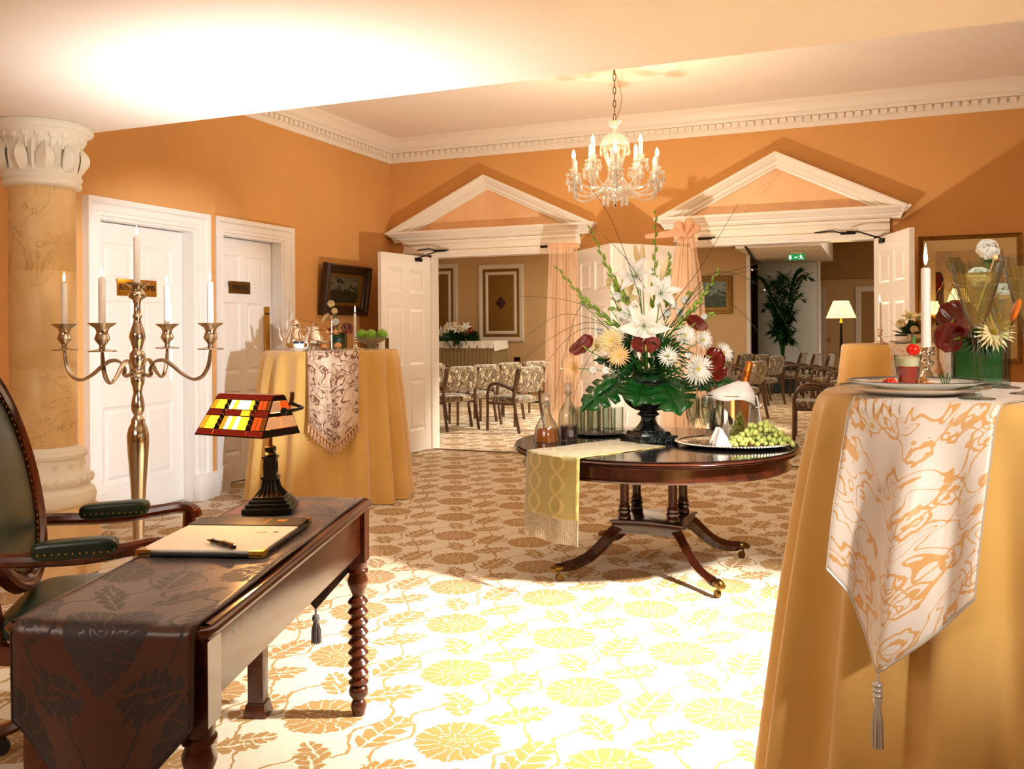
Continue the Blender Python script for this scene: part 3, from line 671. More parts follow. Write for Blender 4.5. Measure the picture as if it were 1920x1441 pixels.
cl.surf(lambda u, v: ((u-.5)*(w+.04), -.375 - .012*math.sin(u*60)*v, .012-.15*v), 60, 3); cl.surf(lambda u, v: (w/2+.02+.02*v, -.375 + u*.75, .012-.16*v - .05*(1-u)*v), 8, 3); cl.surf(lambda u, v: (-w/2-.02, -.375 + u*.75, .012-.16*v), 4, 2)
o = cl.obj('table_cloth', MAT['white_linen'], smooth=40); o.location = ((tx0+tx1)/2, TY, TZ+.002); tag(o, 'white cloth covering the skirted head table', 'tablecloth')

# ------------------------------------------------------------------ hall chairs (bent-wood arms, crushed velvet)
def cushion(cx, cz, sx, sy, sz, M):
    def fn(u, v):
        a, t = 2*PI*u, PI*(v-.5); e = .35
        sg = lambda x, p: math.copysign(abs(x)**p, x)
        return (cx + sx/2*sg(math.cos(t), .35)*sg(math.cos(a), e), sy/2*sg(math.cos(t), .35)*sg(math.sin(a), e), cz + sz/2*sg(math.sin(t), .6))
    return MB().surf(fn, 32, 12, cu=True, M=M)
ch = thing('hall_chair', 'x', 'chair')                     # faces +X
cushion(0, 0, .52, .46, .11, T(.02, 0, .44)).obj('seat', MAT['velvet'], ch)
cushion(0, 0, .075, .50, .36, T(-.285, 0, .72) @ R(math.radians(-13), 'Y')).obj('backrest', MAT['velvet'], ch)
for s in (-1, 1):
    y = s*.275
    MB().tube(spline([(.27, y, 0), (.265, y, .35), (.26, y, .52), (.20, y, .635), (.05, y, .66), (-.12, y, .62), (-.235, y, .585)], 6), .021, 8, flat=1.25).obj('arm', MAT['chair_wood'], ch)
    MB().tube(spline([(-.33, y*.94, 0), (-.27, y*.94, .25), (-.235, y*.94, .45), (-.25, y*.94, .62), (-.30, y*.94, .80), (-.33, y*.94, .88)], 5), [.022]*25 + [.018], 8, flat=1.2).obj('leg', MAT['chair_wood'], ch)
    MB().tube([(.26, y*.97, .385), (-.24, y*.95, .385)], .018, 6).obj('seat_rail', MAT['chair_wood'], ch)
MB().tube([(.255, -.26, .385), (.255, .26, .385)], .018, 6).obj('seat_rail', MAT['chair_wood'], ch)
HT = Vector((-8.1, 17.0, 0))
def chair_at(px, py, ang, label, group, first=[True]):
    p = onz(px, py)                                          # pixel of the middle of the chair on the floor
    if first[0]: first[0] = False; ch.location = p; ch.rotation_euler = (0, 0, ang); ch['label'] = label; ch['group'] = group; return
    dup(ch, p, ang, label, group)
A = math.radians; g1 = 'hall chairs facing the head table'
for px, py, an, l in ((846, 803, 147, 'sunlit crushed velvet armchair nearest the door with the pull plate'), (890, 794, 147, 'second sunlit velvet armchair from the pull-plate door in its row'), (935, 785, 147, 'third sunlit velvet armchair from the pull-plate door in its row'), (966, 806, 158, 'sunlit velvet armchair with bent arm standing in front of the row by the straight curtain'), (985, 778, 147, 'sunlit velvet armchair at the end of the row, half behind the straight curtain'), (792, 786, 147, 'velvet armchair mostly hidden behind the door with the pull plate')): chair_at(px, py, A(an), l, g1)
g2 = 'hall chairs in the row before the partition'
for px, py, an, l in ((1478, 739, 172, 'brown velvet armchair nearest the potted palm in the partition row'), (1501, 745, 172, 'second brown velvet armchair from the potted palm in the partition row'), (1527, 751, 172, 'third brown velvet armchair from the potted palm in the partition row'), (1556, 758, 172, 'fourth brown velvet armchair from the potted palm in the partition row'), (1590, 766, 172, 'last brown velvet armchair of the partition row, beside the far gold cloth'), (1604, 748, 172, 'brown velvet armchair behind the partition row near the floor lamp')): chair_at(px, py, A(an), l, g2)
g3 = 'hall chairs below the landscape painting'
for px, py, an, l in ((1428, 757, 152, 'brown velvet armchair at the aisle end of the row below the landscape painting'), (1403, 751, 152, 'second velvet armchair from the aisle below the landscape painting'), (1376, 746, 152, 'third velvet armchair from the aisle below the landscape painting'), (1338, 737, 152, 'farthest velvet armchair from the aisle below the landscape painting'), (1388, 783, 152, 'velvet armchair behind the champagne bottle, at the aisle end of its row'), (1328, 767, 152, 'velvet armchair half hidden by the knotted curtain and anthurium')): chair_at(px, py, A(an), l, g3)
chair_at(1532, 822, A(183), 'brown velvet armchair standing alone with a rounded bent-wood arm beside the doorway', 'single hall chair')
# green chair behind the head table
gc = thing('green_chair', 'green chair with curved wooden top rail behind the head table', 'chair', (ony(838, 640, 17.85).x, 17.85, .38))
MB().box((0, 0, .42), (.5, .45, .08)).obj('seat', MAT['green_leather'], gc, bevel=.02)
MB().surf(lambda u, v: ((u-.5)*(.5+.16*v), .22 + .06*(1-(2*u-1)**2), .5 + .56*v), 10, 6).obj('backrest', MAT['green_leather'], gc, solid=.04)
MB().tube(spline([(-.36, .2, 1.12), (-.3, .22, 1.06), (0, .3, 1.09), (.3, .22, 1.06), (.36, .2, 1.12)], 5), .03, 8).obj('top_rail', MAT['mahogany'], gc)
for sx in (-1, 1):
    for sy in (-1, 1): MB().box((sx*.21, sy*.18, .2), (.045, .045, .4)).obj('leg', MAT['mahogany'], gc)
# hall picture, palm, lamp, exit sign
a = ony(1300, 588, 19.8); c_ = ony(1374, 588, 19.8); top = ony(1374, 517, 19.8)
framed('hall_landscape', 'green woodland painting in a gilt frame on the hall side wall', c_.x-a.x, top.z-c_.z, .10, MAT['gilt'], MAT['painting_green'], T((a.x+c_.x)/2, 19.79, a.z), depth=.05)
pp = ony(1468, 700, 20.1); pm = thing('potted_palm', 'tall kentia palm in a dark pot before the pale partition', 'plant', (pp.x, 20.1, 0))
MB().lathe([(0, 0), (.24, 0), (.26, .02), (.31, .5), (.33, .52), (.33, .56), (.29, .56), (.28, .5), (0, .48)], 24).obj('pot', MAT['pot'], pm); MB().lathe([(0, .49), (.28, .49)], 16).obj('soil', MAT['soil'], pm)
rnd = random.Random(3)
def frond(L, lean, az, droop):
    b = MB(); d = Vector((math.cos(az), math.sin(az), 0)); rise = math.sqrt(max(L*L - lean*lean, .01))
    pts = bez([(0, 0, .5), d*lean*.15 + Vector((0, 0, .5+rise*.6)), d*lean*.55 + Vector((0, 0, .5+rise*1.05)), d*lean + Vector((0, 0, .5+rise*.95-droop))], 22)
    b.tube(pts, [.012 - .010*i/22 for i in range(23)], 5)
    side = Vector((-d.y, d.x, 0))
    for i in range(10, 23):
        t = (i-10)/12; p = pts[i]; tn = (pts[min(i+1, 22)] - pts[i-1]).normalized()
        for s in (-1, 1):
            ll = (.36*math.sin(PI*min(1, .25+t*.72)) + .1); dr = (side*s*.8 + tn*(.55+.5*t)).normalized()
            tip = p + dr*ll + Vector((0, 0, -.14*ll*(1.2-.4*t))); mid = p + dr*ll*.5 + Vector((0, 0, .02)); wv = dr.cross(Vector((0, 0, 1))).normalized()*.03
            b.add([p, mid+wv, tip, mid-wv], [(0, 1, 2, 3)])
    return b
for k in range(30):
    L = rnd.uniform(1.35, 2.3) if k > 12 else rnd.uniform(.6, 1.25); frond(L, L*rnd.uniform(.10, .28), k*2.4+rnd.random(), rnd.uniform(.0, .14)).obj('frond', MAT['dark_leaf' if k % 3 else 'leaf'], pm, smooth=0)
lp = at(1577, 600, 14.2); fl = thing('floor_lamp', 'floor lamp with glowing cream empire shade and black stem', 'lamp', (lp.x, lp.y, 0))
MB().lathe([(0, 0), (.16, 0), (.16, .02), (.05, .04), (.02, .06), (0, .06)], 20).obj('base', MAT['iron'], fl); MB().lathe(smooth_prof([(.022, .05), (.018, .6), (.026, .95), (.02, 1.3), (.018, 1.46)], 3), 10).obj('pole', MAT['iron'], fl); MB().lathe([(.012, 1.45), (.03, 1.48), (.012, 1.52), (.012, 1.62), (0, 1.62)], 10).obj('fitting', MAT['brass'], fl)
MB().lathe([(.225, 1.55), (.115, 1.82)], 24).obj('shade', MAT['lamp_cloth'], fl, solid=.003)
lamp('floor_lamp_light', 'POINT', (lp.x, lp.y, 1.66), 12, '#ffd28a', shadow_soft_size=.04)
q = at(1494, 481, 17.2); ex = thing('exit_sign', 'green illuminated exit sign with white running figure under the bulkhead', 'sign', (q.x, q.y-.1, q.z-.07))
MB().box((0, 0, .055), (.30, .04, .11)).obj('panel', MAT['sign_green'], ex, bevel=.004); MB().box((0, .02, .13), (.2, .05, .06)).obj('housing', MAT['white_satin'], ex)
def flat(name, polys, mat, par, M, d0=.021, d1=.023):
    b = MB()
    for p in polys: b.prism(p, d0, d1, M=M @ XZ)
    return b.obj(name, mat, par, smooth=0)
flat('door_symbol', [[(-.13, .015), (-.09, .015), (-.09, .09), (-.13, .09)]], MAT['sign_white'], ex, T(0, 0, 0)); flat('arrow', [[(-.035, .05), (-.01, .07), (-.01, .057), (.03, .057), (.03, .043), (-.01, .043), (-.01, .03)]], MAT['sign_white'], ex, T(0, 0, 0))
flat('running_figure', [[(.07, .09), (.08, .1), (.09, .09), (.08, .08)], [(.055, .078), (.085, .075), (.105, .06), (.11, .065), (.09, .08), (.095, .05), (.12, .03), (.13, .015), (.12, .015), (.105, .028), (.085, .04), (.075, .025), (.055, .015), (.055, .022), (.068, .03), (.075, .06), (.06, .065)]], MAT['sign_white'], ex, T(0, 0, 0))

# ------------------------------------------------------------------ sheer curtains over the door edges
def curtain(px0, px1, top, bot, d, label, knot):
    a = at(px0, top, d); c_ = at(px1, top, d); zt = a.z; L = zt - .04; w = (c_-a).length; dr = Vector(((c_-a).x, (c_-a).y, 0)).normalized(); nr = Vector((dr.y, -dr.x, 0)); o = Vector((a.x, a.y, 0))
    th = thing('sheer_curtain', label, 'curtain', (o.x, o.y, 0)); rr = random.Random(int(px0))
    ph = [rr.uniform(0, 6) for _ in range(4)]
    def fn(u, v):
        k = 1 + .30*v + (.12*math.sin(PI*v)); 
        if knot: k *= .55 + .5*min(1, v*4)
        s = (u-.5)*w*k + w/2 - .10*w*v; am = (.018 + .03*v)
        f = am*(math.sin(u*22 + ph[0] + v*2.2) + .6*math.sin(u*39 + ph[1] - v*3) + .35*math.sin(v*17 + u*9 + ph[2])) + .03*math.sin(PI*u)
        return dr*s + nr*(f + .06) + Vector((0, 0, zt - L*v + .03*math.sin(u*PI)*(v < .02)))
    MB().surf(fn, 80, 40).obj('drape', MAT['sheer'], th, smooth=80)
    if knot:
        b = MB()
        for k in range(5):
            an = k*1.25; b.tube(spline([dr*(w/2) + nr*.04 + Vector((0, 0, zt+.02)), dr*(w/2+.10*math.cos(an)) + nr*(.10) + Vector((0, 0, zt+.05+.06*math.sin(an))), dr*(w/2+.03*math.cos(an+1)) + nr*.13 + Vector((0, 0, zt-.02)), dr*(w/2-.04) + nr*.05 + Vector((0, 0, zt-.05))], 6), [.03+.02*math.sin(i*.17*2) for i in range(19)], 8)
        b.tube(spline([dr*(w*.5)+nr*.05+Vector((0, 0, zt+.03)), dr*(w*.5-.2)+nr*.05+Vector((0, 0, zt+.0)), dr*(w*.5-.4)+nr*.03+Vector((0, 0, zt-.02))], 5), [.05-.003*i for i in range(11)], 8)
        b.obj('knot', MAT['sheer'], th)
    else:
        MB().tube([dr*(-.02)+nr*.06+Vector((0, 0, zt)), dr*(w+.02)+nr*.06+Vector((0, 0, zt))], .028, 10).obj('gathered_top', MAT['sheer'], th)
curtain(1030, 1082, 462, 800, 9.45, 'sheer peach curtain hanging straight beside the head table doorway', False)
curtain(1255, 1312, 440, 830, 8.95, 'sheer peach curtain knotted at the top beside the palm doorway', True)
# ------------------------------------------------------------------ writing desk
DZ = .78; DC = Vector((-1.745, 2.11, 0)); DR = math.atan2(.952, -.306); DL, DW = 1.46, .47
dk = thing('writing_desk', 'antique mahogany writing desk with bobbin-turned legs under a brown runner', 'desk', DC, DR)
def rrect(w, h, r, n=5):
    out = []
    for sx, sy, a0 in ((1, 1, 0), (-1, 1, PI/2), (-1, -1, PI), (1, -1, 1.5*PI)):
        for i in range(n+1): a = a0 + PI/2*i/n; out.append((sx*(w/2-r) + r*math.cos(a), sy*(h/2-r) + r*math.sin(a)))
    return out
MB().sweep(rrect(DL, DW, .035), [(.06, DZ-.035), (.018, DZ-.035), (.014, DZ-.028), (.006, DZ-.024), (0, DZ-.014), (.002, DZ-.006), (.010, DZ-.004), (.012, DZ), (.06, DZ)], closed=True).prism(rrect(DL-.1, DW-.1, .02), DZ-.03, DZ).obj('desktop', MAT['desk_wood'], dk, smooth=25)
b = MB()
for s in (-1, 1): b.box((0, s*(DW/2-.045), DZ-.11), (DL-.1, .024, .15)); b.box((s*(DL/2-.045), 0, DZ-.11), (.024, DW-.1, .15))
b.obj('apron', MAT['desk_wood'], dk, bevel=.003)
def bobbin():
    p = [(0, 0), (.022, 0), (.026, .02), (.030, .035), (.024, .05), (.02, .055)]
    p += [(.022, .058), (.034, .075), (.036, .09), (.03, .105), (.022, .11)]; p += [(.035, .115), (.037, .122), (.03, .128), (.024, .132)]
    z = .135
    for k in range(8):
        hh = .036; p += [(.022, z), (.031, z+.007), (.038, z+hh*.5), (.031, z+hh-.007), (.022, z+hh)]; z += hh + .001
    p += [(.02, z+.005), (.026, z+.02), (.036, z+.045), (.038, z+.06), (.03, z+.08), (.03, z+.085), (.038, z+.09), (.038, z+.1), (.032, z+.105), (.034, z+.12), (.034, z+.13)]
    return p, z+.13
bp, bz = bobbin(); lg = None
for s in (-1, 1):
    M = T(s*(DL/2-.055), -(DW/2-.052), 0)
    b = MB().lathe(bp, 20); b.box((0, 0, (bz+DZ-.035)/2), (.07, .07, DZ-.035-bz)); o = b.obj('leg', MAT['desk_wood'], dk, smooth=55, M=M)
for s in (-1, 1): MB().box((0, 0, .025), (.085, .085, .05), taper=.8).box((0, 0, (DZ-.03)/2), (.058, .058, DZ-.04)).obj('leg', MAT['desk_wood'], dk, bevel=.004, M=T(s*(DL/2-.08), DW/2-.05, 0))
# runner on the desk: down both ends to a point
RW = .40
def desk_run(u, v):
    w = (u-.5)*RW; drop = .36*(1 - .62*abs(2*u-1)) + .06; hl = DL/2 + .004
    s = v*(2*hl + 2*drop) - hl - drop
    wz = .0025*math.sin(s*9 + w*14) + .002*math.sin(w*31 - s*4)
    if abs(s) <= hl-.02: return (s, w + .004*math.sin(s*5), DZ + .0055 + wz)
    k = abs(s) - (hl-.02); r = .022
    if k < r*PI/2: a = k/r; x = hl-.02 + r*math.sin(a); z = DZ + .004 - r*(1-math.cos(a))
    else: kk = k - r*PI/2; x = hl + .002 + .03*kk + .012*math.sin(w*22+1)*min(1, kk*5); z = DZ + .004 - r - kk
    return (math.copysign(x, s), w, z + (wz if k < .02 else 0))
rn = thing('desk_runner', 'brown damask runner with pointed ends draped along the writing desk', 'table runner', (DC.x, DC.y, 0), DR)
MB().surf(desk_run, 24, 140, uvs=lambda u, v: ((u-.5)*RW+.2, v*2.4)).obj('cloth', MAT['desk_runner_cloth'], rn, smooth=60, solid=.003)
b = MB()
for u in (0.0, 1.0): b.tube([desk_run(u, i/70) for i in range(71)], .0035, 5)
for v in (0.0, 1.0): b.tube([desk_run(i/16, v) for i in range(17)], .0035, 5)
b.obj('hem', MAT['desk_runner_edge'], rn)
def tassel(mat, par, M, L=.11, r=.014, n=18):
    b = MB().lathe([(0, 0), (.004, 0), (.004, -.02), (r*.7, -.025), (r*.85, -.04), (r*.5, -.05), (r*.55, -.055)], 10)
    for k in range(n):
        a = k*2.4; q = r*math.sqrt(k/n); b.tube([(q*.5*math.cos(a), q*.5*math.sin(a), -.05), (q*math.cos(a), q*math.sin(a), -.08), (q*1.1*math.cos(a), q*1.1*math.sin(a), -L)], .0022, 4)
    return b.obj('tassel', mat, par, M=M)
for v, s in ((0.0, -1), (1.0, 1)):
    tassel(MAT['tassel_grey'], rn, T(*desk_run(.5, v)), .13, .018, 26)
# desk folder with paper, pen
fo = thing('desk_folder', 'black leather desk folder with gold corners holding white paper on the runner', 'folder', onz(432, 1010, DZ+.012).xy.to_3d() + Vector((0, 0, DZ+.0128)), DR - PI/2)
fw, fh = .355, .43
MB().box((0, 0, .006), (fw, fh, .010)).obj('board', MAT['black_leather'], fo, bevel=.003)
MB().prism([(-fw/2+.006, -fh/2+.012), (fw/2-.006, -fh/2+.012), (fw/2-.006, fh/2-.11), (-fw/2+.006, fh/2-.11)], .0112, .0165).obj('paper', MAT['paper'], fo, smooth=0)
MB().prism([(-fw/2+.004, fh/2-.115), (fw/2-.004, fh/2-.115), (fw/2-.004, fh/2-.004), (-fw/2+.004, fh/2-.004)], .0112, .0195).obj('flap', MAT['black_leather'], fo, smooth=0)
for sx in (-1, 1): b = MB(); b.prism([(sx*fw/2*1.002, -fh/2), (sx*(fw/2-.04), -fh/2), (sx*fw/2, -fh/2+.04)], .0008, .0178); b.obj('corner', MAT['brass'], fo, smooth=0); b = MB(); b.prism([(sx*fw/2, fh/2), (sx*(fw/2-.03), fh/2), (sx*fw/2, fh/2-.03)], .0008, .0202); b.obj('corner', MAT['brass'], fo, smooth=0)
b = MB()
for (x, y, w_, h_) in ((.10, fh/2-.05, .03, .03), (.055, fh/2-.055, .004, .07)): b.prism([(x-w_/2, y-h_/2), (x+w_/2, y-h_/2), (x+w_/2, y+h_/2), (x-w_/2, y+h_/2)], .0195, .0199)
b.obj('crest', MAT['gold_print'], fo, smooth=0)
b = MB()
for (x, y, w_, h_) in ((.13, .02, .016, .016), (.09, .02, .03, .002), (.09, .012, .03, .002), (.09, .004, .03, .002)): b.prism([(x-w_/2, y-h_/2), (x+w_/2, y-h_/2), (x+w_/2, y+h_/2), (x-w_/2, y+h_/2)], .0165, .0168)
b.obj('letterhead', MAT['tassel_grey'], fo, smooth=0)
p0, p1 = onz(388, 1012, DZ+.036), onz(442, 1027, DZ+.036); pn = thing('ballpoint_pen', 'black pen with gold rings lying on the white paper', 'pen', ((p0.x+p1.x)/2, (p0.y+p1.y)/2, DZ+.0372), math.atan2(p1.y-p0.y, p1.x-p0.x)); Q = R(PI/2, 'Y')
L = (p1-p0).length
MB().lathe([(0, -L/2), (.0012, -L/2), (.0025, -L/2+.008), (.006, -L/2+.03), (.0075, 0), (.0075, L/2-.02), (.005, L/2-.004), (0, L/2)], 14, M=Q).obj('barrel', MAT['black_lacquer'], pn)
b = MB()
for z in (-L/2+.03, 0, .012, L/2-.018): b.lathe([(.0068, z-.0015), (.0082, z-.001), (.0082, z+.001), (.0068, z+.0015)], 14, M=Q)
b.box((L/4, 0, .0095), (L*.36, .003, .002)); b.obj('gold_trim', MAT['brass'], pn)

# ------------------------------------------------------------------ stained-glass desk lamp
lb = onz(508, 958, DZ+.008); dl = thing('bankers_lamp', 'bronze desk lamp with a glowing stained-glass trough shade on the desk', 'lamp', (lb.x, lb.y, DZ+.0118), math.radians(-5))
RB = R(math.radians(33), 'Z')
b = MB(); b.box((0, 0, .010), (.165, .165, .02)); b.box((0, 0, .026), (.145, .145, .014)); b.box((0, 0, .038), (.125, .125, .012)); b.box((0, 0, .048), (.105, .105, .01)); b.obj('base', MAT['bronze'], dl, bevel=.003, M=RB)
prof = [(.045, .052), (.034, .062), (.027, .078), (.023, .098), (.022, .108)]
vs = []; fs = []
for r_, z in prof: vs += [(-r_, -r_, z), (r_, -r_, z), (r_, r_, z), (-r_, r_, z)]
for i in range(len(prof)-1):
    for k in range(4): fs.append((4*i+k, 4*i+(k+1) % 4, 4*i+4+(k+1) % 4, 4*i+4+k))
b = MB().add(vs, fs); b.box((0, 0, .112), (.056, .056, .010)); b.box((0, 0, .148), (.042, .042, .065)); b.box((0, 0, .182), (.05, .05, .006))
for k in range(4):
    for q in range(-2, 3): b.tube([(q*.017, -.048, .052), (q*.012, -.029, .078), (q*.009, -.024, .107)], .0025, 4, M=R(k*PI/2, 'Z'))
    b.sweep([(-.011, .135), (0, .128), (.011, .135), (.011, .16), (0, .167), (-.011, .16)], [(0, .021), (0, .0235), (.003, .0235), (.003, .021)], M=R(k*PI/2, 'Z') @ XZ, closed=True)
b.lathe([(.018, .185), (.022, .19), (.016, .198), (.02, .205), (.02, .215), (.012, .22)], 16); b.obj('pedestal', MAT['bronze'], dl, smooth=30, M=RB)
LX = .055                                                            # the pivot side of the shade
MB().tube(spline([(0, 0, .215), (0, 0, .26), (.004, .005, .29), (.03, .02, .325), (.05, .045, .36), (LX, .05, .40)], 6), .0075, 10).obj('stem', MAT['old_brass'], dl)
MB().tube(spline([(LX, .05, .36), (LX+.045, .04, .352), (LX+.058, .03, .35), (LX+.062, .005, .347), (LX+.055, -.02, .345), (LX+.028, -.03, .343)], 6), .006, 8).ell((LX+.033, -.03, .343), .013, 10, 8).obj('pivot_arm', MAT['bronze'], dl)
sh = bpy.data.objects.new('shade', None); COL.objects.link(sh); sh.parent = dl
x0, x1 = LX+.025-.30, LX+.025; zt, zb = .392, .262; yt, yb, ytb, ybb = -.045, -.125, .005, .055      # front slope: (yt,zt)->(yb,zb); back slope to (ybb,zb)
xt0, xt1 = x0+.028, x1-.022
def FP(a, t):                                                         # a 0..1 along the front face, t 0 top .. 1 bottom
    xa = (xt0 + (x0-xt0)*t); xb = (xt1 + (x1-xt1)*t); return Vector((xa + (xb-xa)*a, yt + (yb-yt)*t, zt + (zb-zt)*t))
def pane(fn, a0, a1, t0, t1, mat, nm='pane', g=.006):
    ga, gt = g*1.0, g*1.6
    q = [fn(a0+ga, t0+gt), fn(a1-ga, t0+gt), fn(a1-ga, t1-gt), fn(a0+ga, t1-gt)]; nrm = (q[1]-q[0]).cross(q[3]-q[0]).normalized()*.0025
    b = MB().add([p + nrm for p in q] + [p - nrm for p in q], [(0, 1, 2, 3), (7, 6, 5, 4), (0, 4, 5, 1), (1, 5, 6, 2), (2, 6, 7, 3), (3, 7, 4, 0)])
    return b.obj(nm, mat, sh, smooth=0)
P_ = lambda k: MAT['pane_' + k]
cols = [0, .235, .31, .72, .795, 1]
for (a0, a1, n, cs) in ((0, .235, 3, ('amber', 'yellow', 'yellow')), (.31, .72, 6, ('white', 'yellow', 'white', 'white', 'white', 'yellow')), (.795, 1, 3, ('orange', 'orange', 'brown'))):
    for i in range(n): pane(FP, a0+(a1-a0)*i/n, a0+(a1-a0)*(i+1)/n, .12, .36, P_(cs[i]))
for (a0, a1, n, cs) in ((0, .235, 3, ('amber', 'yellow', 'yellow')), (.31, .72, 6, ('amber', 'white', 'yellow', 'white', 'yellow', 'yellow')), (.795, 1, 3, ('orange', 'orange', 'brown'))):
    for i in range(n): pane(FP, a0+(a1-a0)*i/n, a0+(a1-a0)*(i+1)/n, .52, .85, P_(cs[i]))
for (t0, t1) in ((0, .12), (.36, .52), (.85, 1)):
    for a0, a1 in ((0, .25), (.25, .75), (.75, 1)): pane(FP, a0, a1, t0, t1, P_('red'))
pane(FP, .56, .70, .375, .505, P_('yellow'), g=0.0)
for a0, a1 in ((.235, .31), (.72, .795)):
    pane(FP, a0, a1, .12, .85, MAT['lead'], 'strip')
    for k in range(6):
        c_ = FP((a0+a1)/2, .17 + k*.12); nr = Vector((0, -.85, .52)); b = MB().tube([c_ + nr*.005 + Vector((.0085*math.cos(t), 0, 0)) + Vector((0, -.52, -.85))*(-.009*math.sin(t)) for t in [PI*i/8 for i in range(9)]], .0014, 5); b.obj('ring', MAT['nickel'], sh)
def RP(a, t): return Vector((xt1 + (x1-xt1)*t, yt + (yb-yt)*t, zt + (zb-zt)*t)).lerp(Vector((xt1 + (x1-xt1)*t, ytb + (ybb-ytb)*t, zt + (zb-zt)*t)), a)
def LP(a, t): return Vector((xt0 + (x0-xt0)*t, ytb + (ybb-ytb)*t, zt + (zb-zt)*t)).lerp(Vector((xt0 + (x0-xt0)*t, yt + (yb-yt)*t, zt + (zb-zt)*t)), a)
def BP(a, t): return Vector((xt1 + (x1-xt1)*t + ((xt0-xt1) + ((x0-x1)-(xt0-xt1))*t)*a, ytb + (ybb-ytb)*t, zt + (zb-zt)*t))
def TP(a, t): return Vector((xt0 + (xt1-xt0)*a, ytb + (yt-ytb)*t, zt+.001))
for fn in (RP, LP):
    for t0, t1, k in ((0, .13, 'brown'), (.13, .42, 'peach'), (.42, .52, 'brown'), (.52, .82, 'peach'), (.82, 1, 'brown')):
        if k == 'brown': pane(fn, 0, 1, t0, t1, MAT['lead'], 'band', 0.0)
        else: pane(fn, 0, .48, t0, t1, P_('peach')); pane(fn, .52, 1, t0, t1, P_('peach' if t0 > .3 else 'orange'))
for i in range(6): pane(BP, i/6, (i+1)/6, 0, 1, P_('brown'))
for i in range(3): pane(TP, i/3, (i+1)/3, 0, 1, P_('red'))
b = MB()
for fn in (FP, BP, RP, LP): b.tube([fn(0, 0), fn(0, 1), fn(1, 1), fn(1, 0)], .0028, 5)
for t in (.12, .36, .52, .85): b.tube([FP(0, t), FP(1, t)], .0022, 5)
for (a0, a1, n) in ((0, .235, 3), (.31, .72, 6), (.795, 1, 3)):
    for i in range(n+1):
        for t0, t1 in ((.12, .36), (.52, .85)): b.tube([FP(a0+(a1-a0)*i/n, t0), FP(a0+(a1-a0)*i/n, t1)], .0018, 4)
b.obj('leading', MAT['lead'], sh)
MB().ell((x0+.15, -.03, .33), (.05, .015, .015), 10, 8).obj('bulb', MAT['bulb'], dl)
lo = lamp('desk_lamp_light', 'POINT', (0, 0, 0), 5.0, '#ffb866', shadow_soft_size=.02); lo.location = Vector((lb.x, lb.y, DZ)) + R(math.radians(-5), 'Z') @ Vector((x0+.15, -.03, .285))

# ------------------------------------------------------------------ swivel armchair
AC = Vector((-2.53, 2.33, 0)); AR = math.radians(36)
ac = thing('armchair', 'mahogany swivel armchair with green studded leather back at the desk', 'chair', AC, AR)      # faces +X
cushion(0, 0, .52, .54, .11, T(0, 0, .46)).obj('seat', MAT['green_leather'], ac)
MB().sweep(rrect(.54, .56, .08), [(0, .36), (0, .42), (.03, .42), (.03, .36)], closed=True).obj('seat_rail', MAT['mahogany'], ac)
BT = T(-.31, 0, .93) @ R(math.radians(-14), 'Y')
ovl = lambda a, k=1.0: (.30*k*math.cos(a), .36*k*math.sin(a))
MB().sweep([ovl(2*PI*i/40) for i in range(40)], [(0, -.02), (-.004, .012), (-.015, .022), (-.03, .018), (-.04, .024), (-.055, .016), (-.058, -.02)], M=BT @ Matrix(((0, 0, 1, 0), (1, 0, 0, 0), (0, 1, 0, 0), (0, 0, 0, 1))), closed=True).obj('back_frame', MAT['mahogany'], ac, smooth=40)
bk = MB().surf(lambda u, v: (.03*(1-v*v), ovl(2*PI*u, v)[0], ovl(2*PI*u, v)[1]), 40, 8, cu=True, M=BT); bk.surf(lambda u, v: (-.02*(1-v*v)-.005, ovl(2*PI*u, v)[0], ovl(2*PI*u, v)[1]), 40, 6, cu=True, M=BT).obj('back_pad', MAT['green_leather'], ac, smooth=60)
st = MB().ell((0, 0, 0), .0055, 6, 4).obj('stud', MAT['old_brass'], ac, M=BT @ T(.006, ovl(0, .985)[0], 0))
for k in range(1, 80): y_, z_ = ovl(2*PI*k/80, .975); inst(st, ac, BT @ T(.006, y_, z_))
for s in (-1, 1):
    y = s*.31
    arm = MB().tube(spline([(-.33, y*.86, .715), (-.22, y, .70), (0, y*1.02, .695), (.14, y*1.02, .71), (.24, y, .722), (.285, y, .705), (.29, y, .68)], 6), [.024]*30 + [.026]*6 + [.02], 10, flat=1.0).obj('arm', MAT['mahogany'], ac)
    cushion(0, 0, .25, .07, .06, T(0, y*1.02, .725) @ R(math.radians(-2), 'Y')).obj('arm_pad', MAT['green_leather'], arm)
    for sy in (-1, 1):
        for k in range(11): inst(st, arm, T(-.10 + k*.02, y*1.02 + sy*.034, .715))
    MB().tube(spline([(.27, y, .70), (.265, y*.98, .60), (.24, y*.92, .50), (.235, y*.9, .37)], 5), [.022]*16, 8, flat=1.3).obj('arm_support', MAT['mahogany'], ac)
    MB().tube(spline([(-.25, s*.20, .36), (-.27, s*.21, .52), (-.30, s*.235, .68), (-.32, s*.25, .78)], 5), [.026]*16, 8, flat=1.2).obj('back_post', MAT['mahogany'], ac)
MB().lathe([(0, .11), (.045, .11), (.05, .13), (.03, .16), (.028, .34), (.1, .36), (0, .36)], 18).obj('swivel_post', MAT['iron'], ac)
